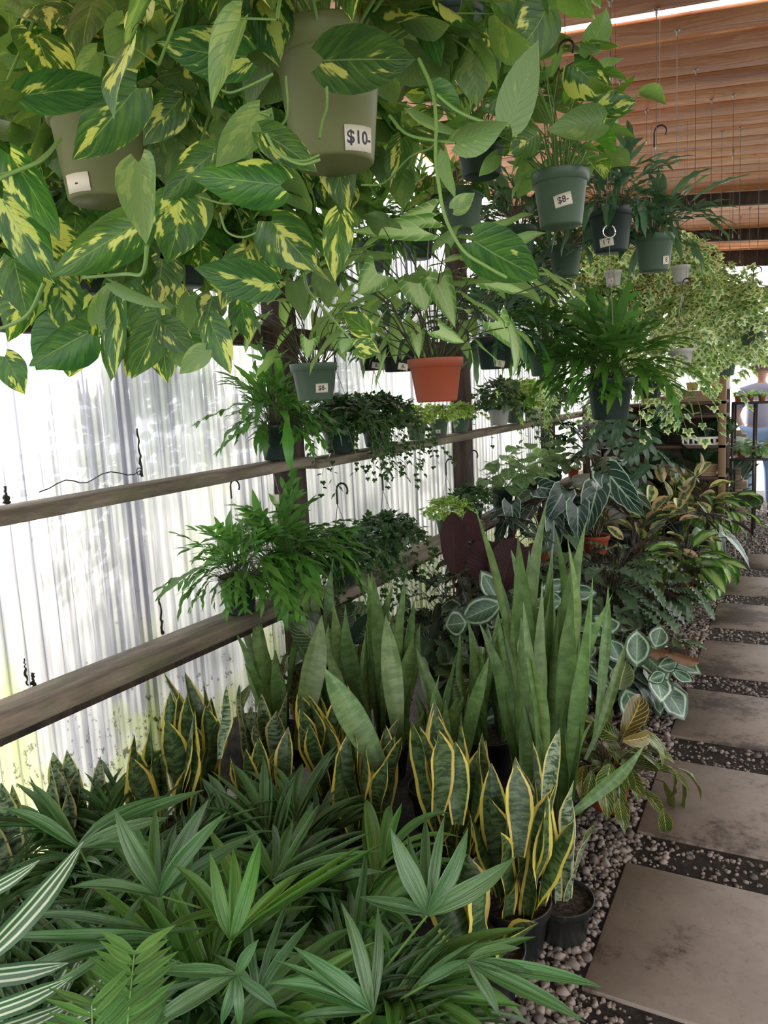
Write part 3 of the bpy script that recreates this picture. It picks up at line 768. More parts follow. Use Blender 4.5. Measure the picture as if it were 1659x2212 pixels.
# posts and rails
def solo(name, g, m, label, cat, group=None, loc=(0, 0, 0), smooth=False, kind=None):
    o = link(name, mesh(name, g, m, smooth)); o.location = loc; return tag(o, label, cat, group, kind)
PY = [.75, 2.93, 5.05, 7.17, 9.2]
pl = ['dark rough wooden post at the near end of the corrugated wall', 'dark wooden post where the two front shelf boards meet, beside the hanging green pot', 'dark mossy wooden post behind the three small ivy pots', 'dark thin post further down the wall beside the monstera', 'last dark post at the far end of the corrugated wall']
for yy, lb in zip(PY, pl):
    solo('wooden_post', box(-.055, .055, -.06, .06, 0, 3.0, .004), 'post', lb, 'post', 'posts along the wall', (-2.09, yy, 0))
def rail(y0, y1, z0, z1, th, wdt, label, lip=True):
    b = box(-wdt/2, wdt/2, 0, y1-y0, -th, 0, .005)
    o = solo('shelf_board', b, 'rail', label, 'shelf', 'weathered shelf boards on the wall', (-1.96, y0, z0))
    o.rotation_euler.x = math.atan2(z1-z0, y1-y0)
    if lip: link('ledger', mesh('ledger', box(-wdt/2+.02, -wdt/2+.05, .0, y1-y0, -th-.07, -th-.001, .003), 'post', False), o)
    return o
rail(.2, 2.86, 1.245, 1.262, .042, .13, 'upper weathered board shelf crossing the bright sheet on the left', False)
rail(2.885, 5.0, 1.245, 1.25, .042, .14, 'upper board shelf under the dark creeping fig and three small ivy pots', False)
rail(5.02, 9.2, 1.25, 1.27, .042, .14, 'far upper board shelf with white pots of ivy', False)
rail(.2, 2.86, .70, .672, .05, .16, 'lower mossy board shelf running down to the left corner')
rail(2.88, 5.0, .60, .62, .05, .16, 'lower mossy board shelf beneath the hook hung ivy by the second post')
rail(5.02, 9.2, .62, .63, .05, .16, 'far lower board shelf under the spotted prayer plants')
o = solo('top_rail', box(-.03, .03, 0, 10, -.05, .04, .004), 'post', 'dark top rail under the upper panels, hidden behind pothos leaves', 'rail', None, (-2.12, -.8, 1.81))
# seams and blotches on the sheet
def blot(y, z0, z1, wd, label, grp):
    r = random.Random(int(y*100)); V = []; n = 14
    for i in range(n+1):
        z = z0+(z1-z0)*i/n; ww = wd*(.25+.75*r.random())*(1.0 if i < n*.6 else .45); c = r.uniform(-.004, .004)
        V += [(WX+.014, y+c-ww, z), (WX+.019, y+c+ww, z)]
    Q = [(i*2, i*2+1, i*2+3, i*2+2) for i in range(n)]
    link('dirt_strip', mesh('dirt_strip', G(V, Q), 'moss', False), wl)
MAT['moss'] = mat('dark_moss_and_grime', (.035, .03, .018), .95)
for u, v0, v1, wd in ((300, 1030, 925, .006), (345, 1370, 1290, .009), (52, 1480, 1420, .004), (68, 1500, 1450, .012), (8, 1095, 1050, .015)):
    a = onx(u, v0, WX); b = onx(u-4, v1, WX); blot(a.y, a.z, b.z, wd, '', '')
# wire lying on the upper shelf
a, b = onx(85, 1072, -1.93), onx(302, 1030, -1.93)
pts_ = [a.lerp(b, t)+Vector((.01*math.sin(t*9), 0, .012+.022*math.sin(t*7)**2)) for t in np.linspace(0, 1, 14)]+[b+Vector((0, -.012*math.sin(q), .018-.012*math.cos(q))) for q in np.linspace(0, 6.2, 9)]
solo('loose_wire', tube(pts_, .0018, n=4), 'hook', 'thin loose wire lying along the upper shelf on the left', 'wire')
# trees and shrubs outside behind the plastic
MAT['bush'] = leafmat('outside_foliage', p_plain((.09, .16, .06), (.12, .2, .08)), .6, .3)
def bush(x, y, z, rr, n, label, sz=.16, m='bush', cat='shrub'):
    o = thing('outside_shrub', label, cat, (x, y, 0)); r = random.Random(int(x*31+y*17)); it = []
    g = []
    for _ in range(n):
        d = sph(r.uniform(0, 6.28), r.uniform(-1.2, 1.5)); p = Vector((d.x*rr, d.y*rr, z+d.z*z*.95))*1.0; p.z = max(.1, p.z); q = r.uniform(.5, 1)
        g.append(DATA['dkrub_shape'].tf(frame(Vector((p.x*q, p.y*q, p.z)), d+Vector((0, 0, -.3)), ZUP+d, sz*r.uniform(.7, 1.3))))
    link('foliage', mesh('foliage', join(g), m), o, kind='stuff')
    link('trunk', mesh('trunk', tube([(0, 0, -.05), (.03, 0, z*.6), (0, .04, z)], .05, .02, 6), 'post'), o)
    return o
bush(-3.6, 3.5, .9, .7, 500, 'blurred green shrub outside behind the plastic near the front post')
bush(-3.5, 5.4, 1.3, .6, 500, 'blurred shrub outside behind the second bay of plastic')
bush(-4.4, 2.35, .55, .4, 300, 'low blurred shrub outside behind the mossy lower panels')
bush(-4.6, 8.0, 1.2, .9, 500, 'blurred green shrub outside beyond the far end of the plastic wall')
for k_, yy in enumerate((5.4, 7.0, 8.9, 11.2, 14.0)):
    bush(-5.3-.1*k_, yy, 1.45, 1.05, 900, ['big shrub outside behind the sheet left of the front post', 'big shrub outside behind the sheet between the first two posts', 'big shrub outside behind the sheet past the second post', 'big shrub outside behind the far wall sheets', 'last big shrub outside beyond the far wall'][k_], .22)
# wires from the ceiling
HW = [((1318, 0), (1322, 150)), ((1418, 20), (1415, 300)), ((1325, 130), (1318, 160)), ((1463, 65), (1458, 330)), ((1503, 150), (1490, 430)), ((1538, 215), (1530, 480)), ((1560, 285), (1548, 470)), ((1340, 175), (1341, 225)),
      ((1397, 238), (1394, 300)), ((1585, 205), (1580, 330)), ((1600, 275), (1598, 500)), ((1585, 325), (1583, 500)), ((1560, 420), (1558, 500)), ((1620, 450), (1618, 530)), ((1475, 510), (1477, 545)), ((1600, 470), (1596, 560)), ((1640, 400), (1638, 520))]
wn = ['the second ceiling gap', 'the middle of the frame top', 'the left end of the boards', 'the hook above the blue ferns', 'the right of the ferns', 'the sixth board', 'the seventh board', 'the looped end near the pothos', 'the nail above the ferns', 'the right hand boards', 'the ninth board', 'the tenth board', 'the first cross beam', 'the right edge by the bright opening', 'the ivy top', 'the second cross beam', 'the far right corner']
def onceil(u, v):
    r = P(u, v, 1)-CAM; t = 1.3/(r.z+.1*r.x); return CAM+r*t
for (p, q), s in zip(HW, wn):
    a = onceil(*p); d = dep(a); b = P(q[0], q[1], d); b = Vector((a.x, a.y, b.z))
    o = thing('hanging_wire', 'thin grey wire dropping from '+s, 'wire', tuple(b), 0, 'wires hanging from the ceiling boards')
    link('wire', mesh('wire', tube([(0, 0, 0), (0, 0, a.z-b.z)], .0018, n=4), 'wire'), o)
    link('eye_hook', mesh('eye_hook', join([tube([(0, .012*math.sin(t), a.z-b.z-.010-.012*math.cos(t)) for t in np.linspace(0, 6.2, 9)], .003, n=5), lathe([(.001, a.z-b.z-.003), (.011, a.z-b.z-.002), (.011, a.z-b.z+.001), (.001, a.z-b.z+.002)], 8)]), 'wire'), o)
    link('loop', mesh('loop', tube([(0, .012*math.sin(t), -.012+.012*math.cos(t)) for t in np.linspace(0, 5.6, 9)], .0018, n=4), 'wire'), o)
# ================================================================== HANGING PLANTS
def hero(root, key, bx, by, tx, ty, wpx, d, roll=0.0, flip=False, dd=0.0, var=None, name='leaf'):
    B = P(bx, by, d); T = P(tx, ty, d+dd); dv = T-B; L = dv.length; to = (CAM-(B+T)/2).normalized()
    up = (Matrix.Rotation(roll, 3, dv.normalized())@to)
    if flip: up = -up
    me = LEAVES[key][(int(bx*7+by) if var is None else var) % len(LEAVES[key])]
    g = DATA[me.name]; tip = g.V[:, 1].max()
    s = L/tip; wm = g.V[:, 0].max()-g.V[:, 0].min(); sx = (wpx*d/F)/wm
    M = frame(B-Vector(root.location), dv, up, s, sx, min(s, sx))
    link(name, me, root, M)
    return B
def strand(root, pl, r=.003, m='petiole', leafto=None):
    q = [P(*p)-Vector(root.location) for p in pl]; q = [q[0]*2-q[1]]+q+[q[-1]*2-q[-2]]; o = []
    for i in range(1, len(q)-2):
        for k in range(5):
            t = k/5; a, b, c, d = q[i-1:i+3]
            o.append((b*2+(c-a)*t+(a*2-b*5+c*4-d)*t*t+(b*3-a-c*3+d)*t**3)*.5)
    o.append(q[-2]); link('vine', mesh('vine', tube(o, r*.72, r*.6, 6), m), root)
def hang(u, v, d, r, h, label, group, potm='gpot', name='hanging_plant', wire=True, top=.42, m='wire'):
    o = thing(name, label, 'plant', tuple(P(u, v, d)), 0, group)
    pot(o, r, h, potm)
    if wire: hanger(o, r, h, top, m, True, ceil_z(o.location.x))
    return o
def petgeo(root, p0, p1, sr=.0018):
    pass
PG = 'golden pothos baskets near the camera'
b1 = hang(228, 438, 1.37, .085, .165, 'pothos in an olive pot at the far left, nearest the frame edge', PG, 'opot')
b2 = hang(722, 358, 1.19, .085, .185, 'pothos in an olive pot with a ten dollar sticker', PG, 'opot')
price_tag(b2, .085, .185, '$10-', .66, .12, .052, .035, .06)
price_tag(b1, .085, .165, '-', -.72, .12, .05, .03, .0)
for bk, sd in ((b1, 1), (b2, 2)):
    rosette(bk, 'pothos', 34, .15, (.08, .24), (.2, 1.3), (.09, .135), r0=.05, flop=(.2, 1.1), seed=sd)
    vines(bk, 'pothos', 9, .17, .08, (.15, .42), (.07, .11), gap=.07, seed=sd+4, wob=.035, sr=.003)
# dense crown of the top left basket
b0 = hang(120, 200, 1.75, .085, .16, 'leafy pothos high at the top left corner with upright stems', PG, 'dgpot')
rosette(b0, 'neon', 64, .14, (.12, .32), (.5, 1.4), (.09, .14), r0=.06, seed=9, flop=(.1, .9))
b3 = hang(395, 150, 1.6, .085, .16, 'shaded pothos between the two olive pots', PG, 'dgpot')
rosette(b3, 'pothos', 80, .14, (.08, .30), (-.4, 1.4), (.09, .14), r0=.06, seed=19, flop=(.1, .9))
vines(b3, 'pothos', 9, .17, .08, (.2, .5), (.08, .11), gap=.07, seed=8, sr=.003)
low = [(560, 300, 2.05, 'shaded pothos deep between the two olive pots, hung against the wall side'), (100, 420, 2.0, 'shaded pothos directly behind the far left olive pot'), (40, 650, 1.75, 'low shaded pothos at the left edge, leaves hanging over the bright wall'), (215, 640, 1.85, 'low shaded pothos basket behind the left olive pot'), (385, 620, 1.9, 'low shaded pothos basket below the pale folded leaf'), (500, 540, 2.0, 'shaded pothos basket left of the arrowhead plant'), (640, 440, 2.0, 'shaded pothos behind the ten dollar pot')]
for i, (u, v, d, lb) in enumerate(low):
    o = hang(u, v, d, .085, .16, lb, 'shaded pothos baskets against the bright wall', 'dgpot')
    rosette(o, 'pothos', 52, .14, (.06, .22), (-.5, 1.2), (.085, .13), r0=.06, seed=29+i, flop=(.2, 1.1))
    vines(o, 'pothos', 22, .16, .08, (.22, .40 if 1 < i < 5 else .30), (.08, .115), gap=.06, seed=11+i, sr=.0028, wob=.03)
b4 = hang(1040, 383, 2.4, .08, .14, 'pothos in a dark green pot, hung highest behind the long trailing vine', 'pothos pots right of the ten dollar basket', 'dgpot')
rosette(b4, 'pothos', 40, .12, (.10, .34), (.2, 1.45), (.12, .17), r0=.05, seed=51, flop=(.1, 1.0))
b5 = hang(1002, 500, 2.75, .075, .14, 'pothos in a grey green pot hung directly beneath a darker pot', 'pothos pots right of the ten dollar basket', 'gpot')
rosette(b5, 'pothos', 16, .12, (.05, .2), (.2, 1.3), (.09, .12), r0=.05, seed=52, flop=(.2, 1.0))
b6 = hang(980, 150, 1.9, .08, .14, 'pothos with bright backlit leaves at the top of the frame beside the boards', 'pothos pots right of the ten dollar basket', 'dgpot')
rosette(b6, 'neon', 52, .12, (.10, .33), (.0, 1.45), (.11, .155), r0=.05, seed=53, flop=(.1, 1.0))
vines(b6, 'pothos', 7, .16, .08, (.1, .25), (.08, .12), gap=.07, seed=54, sr=.003)
b7 = hang(1212, 490, 2.2, .08, .148, 'bright green pothos in a green pot with an eight dollar sticker, against the red boards', 'pothos pots right of the ten dollar basket', 'gpot')
price_tag(b7, .08, .148, '$8-', .10, .40, .05, .033, .22)
rosette(b7, 'neon', 46, .13, (.12, .36), (.5, 1.45), (.085, .135), r0=.05, seed=55, flop=(.1, 1.0), stem='petiole', sr=.0022)
rosette(b7, 'neon', 14, .13, (.04, .12), (.2, 1.3), (.05, .08), r0=.06, seed=56)
# hero leaves: basket, base px, tip px, width px, depth, roll, underside, depth change
HL = [
 (b2, 700, 130, 908, 134, 140, .98, .25, 0, .03), (b1, 532, 122, 326, 100, 112, 1.05, -.3, 0, .0), (b1, 430, -40, 342, 98, 105, 1.12, .2, 0, -.02), (b2, 560, -28, 594, 138, 115, 1.08, .3, 0, 0),
 (b1, 55, 205, 258, 188, 95, 1.0, .35, 0, .02), (b1, 295, 190, 168, 342, 125, 1.06, -.25, 0, -.02), (b1, 300, 350, 318, 530, 98, .96, .5, 1, -.03), (b2, 562, 240, 470, 372, 95, .98, .5, 1, 0),
 (b2, 566, 285, 690, 362, 85, .95, -.5, 0, .02), (b2, 606, 400, 404, 378, 108, .97, .2, 0, 0), (b1, 462, 330, 345, 428, 92, 1.1, .2, 0, 0), (b2, 586, 478, 682, 585, 122, 1.0, -.2, 0, 0),
 (b1, 22, 335, 128, 500, 85, 1.0, -.3, 0, 0), (b1, 5, 430, 95, 600, 110, 1.05, .3, 0, 0), (b1, 302, 482, 104, 594, 112, 1.02, .2, 0, 0), (b1, 385, 425, 372, 562, 125, 1.12, -.2, 0, 0),
 (b2, 590, 612, 412, 585, 92, 1.06, -.25, 0, 0), (b1, 452, 690, 496, 806, 66, 1.2, .2, 0, 0), (b2, 722, 300, 750, 468, 88, 1.24, -.2, 0, .02), (b2, 735, 462, 715, 600, 72, 1.15, .3, 0, 0),
 (b1, 242, 612, 370, 668, 44, 1.1, .9, 1, 0), (b1, 445, 755, 388, 808, 50, 1.2, .1, 1, 0), (b2, 1025, 520, 1160, 612, 118, .92, .2, 0, 0), (b2, 1102, 268, 1152, 92, 95, .95, .5, 1, -.02),
 (b2, 985, 308, 1098, 262, 72, .93, .4, 1, -.02), (b6, 1052, 62, 1018, 240, 105, 1.25, -.2, 0, 0), (b6, 1100, 200, 1040, 232, 80, 1.25, .2, 0, 0), (b2, 980, 452, 1022, 418, 42, .95, .2, 1, 0),
 (b2, 905, 20, 952, 145, 72, 1.15, .3, 0, 0), (b6, 1000, 10, 972, 180, 60, 1.2, 1.0, 0, 0), (b2, 800, 720, 742, 668, 52, 1.2, .3, 0, 0), (b2, 768, 752, 822, 758, 46, 1.15, -.2, 0, 0),
 (b1, 60, 490, 200, 560, 100, 1.15, -.4, 0, 0), (b1, 210, 700, 235, 610, 60, 1.3, .3, 1, 0), (b1, 190, 720, 60, 790, 110, 1.35, .4, 0, 0), (b1, 250, 640, 238, 815, 70, 1.3, .7, 0, 0),
 (b1, 340, 690, 290, 820, 85, 1.35, -.2, 0, 0), (b1, 350, 700, 420, 770, 70, 1.35, .3, 0, 0), (b1, 30, 560, 60, 690, 95, 1.3, .2, 0, 0), (b1, 120, 600, 150, 720, 90, 1.4, -.2, 0, 0),
 (b2, 530, 545, 470, 660, 80, 1.25, .3, 0, 0), (b2, 868, 300, 840, 400, 60, 1.35, .3, 0, 0), (b2, 930, 190, 1000, 250, 60, 1.0, .6, 0, 0), (b2, 888, 235, 1010, 300, 36, 1.0, .9, 1, 0),
 (b2, 960, 330, 985, 430, 50, .95, .9, 1, 0), (b6, 1180, 20, 1110, 130, 110, 1.5, -.3, 0, 0), (b6, 1090, -40, 1180, 60, 120, 1.5, .2, 0, 0), (b2, 862, 25, 905, -60, 80, 1.2, .2, 0, 0),
 (b7, 1300, 262, 1180, 282, 75, 1.9, .2, 1, 0), (b7, 1290, 235, 1382, 232, 62, 1.9, .4, 0, 0), (b7, 1240, 140, 1325, 215, 90, 2.0, -.3, 0, 0), (b7, 1160, 290, 1100, 330, 75, 1.9, -.2, 0, 0),
 (b1, 395, 210, 300, 300, 90, 1.25, .4, 0, 0), (b3, 640, 110, 500, 60, 100, 1.35, .4, 0, 0), (b3, 470, 160, 520, 250, 80, 1.3, -.4, 0, 0), (b1, 150, 20, 60, 110, 90, 1.4, -.4, 0, 0)]
for hk in HL: hero(hk[0], 'pothos', *hk[1:7], roll=hk[7], flip=bool(hk[8]), dd=hk[9])
for rt, pl_, r_ in [(b2, [(905, 128, .99), (932, 190, .97), (942, 260, .95), (941, 340, .94), (948, 400, .93), (962, 470, .93), (1000, 540, .92), (1050, 575, .92), (1095, 600, .92)], .0036), (b2, [(945, 205, .96), (985, 238, .95), (1040, 262, .94), (1100, 272, .94)], .003),
  (b2, [(842, 250, 1.05), (880, 290, 1.0), (950, 305, .95), (985, 308, .93)], .003), (b2, [(705, 170, 1.0), (706, 230, 1.0), (696, 262, .98), (690, 300, .96)], .003), (b2, [(585, 250, .97), (560, 243, .98)], .003),
  (b2, [(575, 290, .95), (600, 330, .95), (650, 355, .95), (692, 345, .95)], .0035), (b2, [(590, 285, .96), (612, 335, .96), (655, 348, .96), (690, 335, .96)], .0028), (b1, [(130, 300, 1.05), (90, 345, 1.0), (30, 372, .98), (-20, 395, .97)], .0045), (b1, [(115, 320, 1.03), (60, 362, 1.0), (-20, 380, .98)], .003),
  (b1, [(318, 530, .97), (308, 590, 1.0), (270, 592, 1.05), (180, 600, 1.1)], .004), (b1, [(96, 610, 1.1), (60, 680, 1.15), (0, 710, 1.2), (-30, 716, 1.2)], .0045), (b1, [(348, 380, .97), (330, 382, .97), (322, 420, .96)], .0025),
  (b2, [(475, 460, 1.05), (490, 500, 1.05), (528, 512, 1.03), (580, 490, 1.0)], .0025), (b2, [(656, 585, 1.02), (668, 630, 1.08), (720, 690, 1.15), (770, 745, 1.16)], .0028), (b2, [(590, 160, 1.0), (540, 185, 1.0), (500, 200, 1.02), (480, 195, 1.03)], .0028),
  (b2, [(618, 165, 1.02), (620, 250, 1.02), (585, 290, .97)], .0026), (b1, [(430, 425, 1.1), (500, 440, 1.05), (600, 400, .97)], .0026), (b2, [(780, 400, 1.2), (830, 395, 1.2), (885, 340, 1.1), (930, 320, 1.0), (945, 300, .95)], .0024)]:
    strand(rt, pl_, r_)
LB = [q for q in bpy.data.objects if q.get('group') == 'shaded pothos baskets against the bright wall']
for k, (bx, by, tx, ty, wp, d, rl, fl_) in enumerate([(10, 770, 45, 850, 70, 1.5, .4, 0), (150, 700, 70, 800, 120, 1.5, .3, 0), (160, 740, 150, 815, 90, 1.6, -.3, 0), (250, 690, 232, 822, 60, 1.45, .5, 0), (300, 735, 272, 815, 62, 1.6, .2, 0), (350, 720, 362, 828, 78, 1.45, -.2, 0), (400, 730, 420, 800, 84, 1.6, .3, 0),
    (110, 690, 100, 770, 60, 1.6, .6, 1), (60, 640, 20, 740, 80, 1.5, -.4, 0), (320, 640, 300, 760, 80, 1.6, .3, 0), (410, 640, 398, 735, 56, 1.6, .5, 1), (460, 640, 440, 700, 70, 1.5, .2, 0), (520, 650, 540, 740, 60, 1.6, -.3, 0), (380, 745, 405, 800, 44, 1.4, .2, 1), (200, 640, 190, 745, 90, 1.6, .1, 0), (270, 600, 262, 700, 90, 1.6, -.1, 0),
    (560, 560, 545, 650, 70, 1.7, .3, 0), (120, 560, 60, 640, 100, 1.5, .3, 0), (480, 560, 520, 640, 80, 1.6, -.2, 0), (350, 560, 340, 660, 90, 1.5, .3, 0)]):
    hero(LB[2+(k % 4)], 'pothos', bx, by, tx, ty, wp, d, rl, bool(fl_))
# arrowhead plants
ag = 'arrowhead plants hanging at the post'
s1 = hang(944, 868, 2.24, .08, .125, 'pale arrowhead plant in a terracotta coloured hanging pot', ag, 'tpot', top=.5)
rosette(s1, 'syng', 44, .11, (.20, .42), (.25, 1.4), (.11, .17), r0=.05, seed=3, flop=(.3, 1.2), stem='petdark', sr=.0022)
rosette(s1, 'syng', 10, .11, (.10, .18), (.1, .9), (.07, .10), r0=.05, seed=4, flop=(.6, 1.3), stem='petdark')
for k in ((790, 690, 845, 560, 62), (905, 655, 880, 585, 90), (835, 570, 765, 620, 80), (940, 460, 850, 480, 50)):
    pass
hero(s1, 'syng', 905, 612, 915, 668, 92, 2.0, .2); hero(s1, 'syng', 815, 590, 775, 630, 78, 2.05, .2); hero(s1, 'syng', 950, 712, 1000, 745, 42, 2.05, .4)
hero(s1, 'syng', 930, 465, 852, 478, 62, 2.1, .3); hero(s1, 'syng', 905, 490, 760, 505, 60, 2.1, -.3); hero(s1, 'syng', 1075, 695, 1105, 745, 62, 2.1, .3); hero(s1, 'syng', 1060, 605, 1140, 640, 44, 2.1, .5)
s2 = hang(682, 865, 2.48, .075, .118, 'arrowhead plant in a green hanging pot with an eight dollar sticker', ag, 'gpot', top=.5)
price_tag(s2, .075, .118, '$8-', .38, .32, .042, .028, .02)
rosette(s2, 'syng', 34, .10, (.14, .36), (.3, 1.4), (.085, .13), r0=.04, seed=7, flop=(.3, 1.2), stem='petdark', sr=.002)
hero(s2, 'syng', 668, 735, 662, 772, 42, 2.3, .2); hero(s2, 'syng', 750, 730, 735, 762, 50, 2.3, .3)
# ferns hung in the middle
fg = 'hanging ferns in the middle of the house'
for (u, v, d, r_, h_, pm, n, L, blue, lb, sd) in [
    (1320, 545, 2.78, .08, .15, 'dgpot', 60, (.16, .30), True, 'glossy fern in a black pot with a sticker, hung by the silver ring', 1),
    (1413, 587, 2.98, .075, .135, 'gpot', 70, (.15, .30), True, 'glossy fern in a green pot against the red boards, rightmost of the high ferns', 2),
    (1222, 598, 3.4, .075, .13, 'gpot', 36, (.14, .26), True, 'fern in a small green pot partly hidden below the eight dollar pothos', 3),
    (1318, 905, 3.3, .10, .175, 'dgpot', 110, (.18, .42), False, 'large spreading fern in a dark pot, lowest of the hanging ferns', 4),
    (1070, 797, 3.3, .085, .13, 'dgpot', 55, (.18, .36), True, 'fern in a dark glossy pot just right of the terracotta pot', 5),
    (1178, 812, 3.6, .085, .14, 'gpot', 60, (.18, .36), False, 'fern in a green pot left of the large spreading fern', 6),
    (862, 803, 3.25, .08, .12, 'bpot', 40, (.16, .32), True, 'fern in a black pot half hidden behind the terracotta pot', 7),
    (806, 800, 3.5, .075, .12, 'bpot', 26, (.14, .26), True, 'small fern in a black pot left of the terracotta pot', 8),
    (803, 590, 3.5, .075, .13, 'gpot', 60, (.18, .34), False, 'fern in a green pot above and left of the terracotta pot', 9),
    (1120, 560, 3.3, .08, .13, 'gpot', 70, (.18, .36), True, 'dark fern hidden behind the trailing pothos vine', 10),
    (905, 560, 3.6, .08, .13, 'gpot', 70, (.18, .36), False, 'fern hung far back above the arrowhead plant', 11),
    (1120, 690, 3.8, .08, .13, 'dgpot', 80, (.18, .38), True, 'blue green fern behind the arrowhead leaves at centre', 12),
    (700, 640, 3.0, .08, .13, 'dgpot', 50, (.16, .30), False, 'shaded fern against the top of the front post', 13)]:
    o = hang(u, v, d, r_, h_, lb, fg, pm, top=.46)
    fern(o, int(n*1.45), h_*.9, (L[0]*.8, L[1]*.92), (-.15, 1.35), blue, sd, r0=r_*.7)
    if sd in (1,): price_tag(o, r_, h_, '1 7', -.25, .18, .05, .03, .1)
    if sd in (7, 8, 5): price_tag(o, r_, h_, '8-', .3, .15, .045, .028, -.2)
    if sd == 2: price_tag(o, r_, h_, '8', .8, .25, .03, .03, .1)
    if sd == 4:
        for k in range(6): pass
def ring_hook():
    o = thing('ring_hook', 'silver ring hook hanging in front of the black potted fern', 'hook', tuple(P(1316, 500, 2.5)))
    zc0 = ceil_z(o.location.x)-o.location.z
    link('ring', mesh('ring', tube([RT*(.020*math.sin(t))+Vector((0, 0, .020*math.cos(t))) for t in np.linspace(.5, 5.9, 16)], .0026, n=6), 'ring'), o)
    link('wire', mesh('wire', join([tube([RT*-.012+Vector((0, 0, .02)), RT*-.004+Vector((0, 0, .17)), Vector((0, 0, zc0))], .0014, n=4), tube([(0, 0, -.022), (0, 0, -.05), (.01, 0, -.30)], .0009, n=4)]), 'wire'), o)
MAT['ring'] = mat('polished_steel', (.7, .7, .7), .2, metal=1)
ring_hook()
# ivy baskets
ig = 'variegated ivy baskets at the far right'
IV = [(1325, 618, 5.4, 'wpot', 'variegated ivy in a small white pot hung left of the other white pot', .06), (1470, 610, 5.4, 'wpot', 'variegated ivy in a white pot hung below the rightmost high fern', .065), (1473, 795, 5.0, 'wpot', 'variegated ivy in a white pot hung beside the large spreading fern', .07),
      (1262, 640, 5.8, 'wpot', 'pale ivy basket behind the blue ferns, leftmost of the ivies', .07), (1545, 700, 5.2, 'gpot', 'green ivy basket under the cross beams near the bright opening', .08), (1625, 745, 4.8, 'gpot', 'ivy basket at the right edge above the person', .08), (1400, 700, 5.7, 'gpot', 'ivy basket in the middle of the ivy curtain', .08), (1565, 812, 5.6, 'gpot', 'ivy basket in a green pot with a label above the nursery shelf', .085), (1300, 720, 6.2, 'gpot', 'ivy basket furthest back behind the big fern', .08)]
IV += [(1340, 650, 5.9, 'gpot', 'ivy basket behind the small white pot on the left', .08), (1490, 655, 5.8, 'gpot', 'ivy basket behind the small white pot on the right', .08)]
for i, (u, v, d, pm, lb, r_) in enumerate(IV):
    if i < 3: d -= .8; r_ *= .85
    o = hang(u, v, d, r_, r_*1.75, lb, ig, pm, top=.4)
    kk = 'ivy'
    if i < 3:
        mound(o, kk, 170, (0, .12, r_*2.9), (.2, .16, .12), (.05, .08), i, 120); vines(o, kk, 10, r_*1.7, r_, (.2, .5), (.045, .08), gap=.045, seed=60+i, cap=60, out=.9, wob=.05, az=(.2, 2.9)); price_tag(o, r_, r_*1.75, '6', -.3, .3, .035, .03, .15) if i != 1 else None
        continue
    mound(o, kk, 420, (0, 0, r_*1.6), (.34, .34, .24), (.055, .09), i, 150)
    vines(o, kk, 40 if i != 7 else 8, r_*1.7, r_, (.25, .70 if i not in (5, 7) else .35), (.045, .08), gap=.045, seed=60+i, cap=60, out=.6, wob=.05)
    if i == 7: price_tag(o, r_, r_*1.75, '8', -.1, .4, .05, .03, 0)
o = hang(1400, 860, 4.3, .09, .13, 'trailing variegated ivy with long pale strands reaching the nursery shelf', ig, 'dgpot', top=.4)
mound(o, 'ivy', 160, (0, 0, .16), (.27, .2, .16), (.045, .075), 77, 160)
vines(o, 'ivy', 24, .14, .1, (.22, .55), (.045, .075), gap=.045, seed=78, cap=140, out=.9, wob=.05)
# ================================================================== SHELF PLANTS
def on_shelf(u, v, z, r, h, label, group, pm='dgpot', x=-1.955):
    p = onx(u, v, x); o = thing('shelf_plant', label, 'plant', (x, p.y, z), 0, group); pot(o, r, h, pm); return o
sg = 'potted plants on the wall shelves'
o = on_shelf(600, 985, 1.266, .078, .15, 'fern in a dark pot on the upper shelf at the front post', sg)
fern(o, 130, .14, (.12, .30), (-.3, 1.4), False, 91, r0=.06)
o = on_shelf(520, 1322, .682, .078, .15, 'fern in a dark pot on the lower shelf, leftmost plant on it', sg)
fern(o, 130, .14, (.12, .30), (-.3, 1.4), False, 92, r0=.06); hanger(o, .078, .15, .46, rad=.0008)
o = on_shelf(612, 1300, .680, .078, .15, 'tall fern on the lower shelf against the front post with a pale tag', sg)
fern(o, 170, .14, (.14, .38), (-.3, 1.4), False, 93, r0=.06); hanger(o, .078, .15, .52, rad=.0008)
link('paper_tag', mesh('paper_tag', box(-.018, .018, -.001, .001, .40, .44), 'tag', False), o)
def figpot(u, v, z, label, seed, tr, hk=True):
    o = on_shelf(u, v, z, .085, .13, label, sg)
    mound(o, 'divy', 850, (0, 0, .14), (.20, .28, .14), (.03, .055), seed, 200)
    vines(o, 'divy', tr, .12, .12, (.2, .46), (.025, .04), gap=.03, seed=seed+1, cap=100, az=(-1.4, 1.4), out=.3, wob=.06, sr=.0012)
    if hk: hanger(o, .085, .13, .40, m='hook', rad=.0014)
    return o
figpot(735, 965, 1.252, 'dark creeping fig spilling over the upper shelf right of the front post', 201, 16)
figpot(815, 950, 1.252, 'dark creeping fig with long trailing strands over the upper shelf', 202, 24)
figpot(740, 1270, .606, 'dark creeping fig on the lower shelf with a black hook above it', 203, 14)
figpot(835, 1205, .612, 'dark creeping fig on the lower shelf, right hand one of the pair', 204, 18)
link('paper_tag', mesh('paper_tag', box(-.015, .015, -.001, .001, .30, .335), 'tag', False), o)
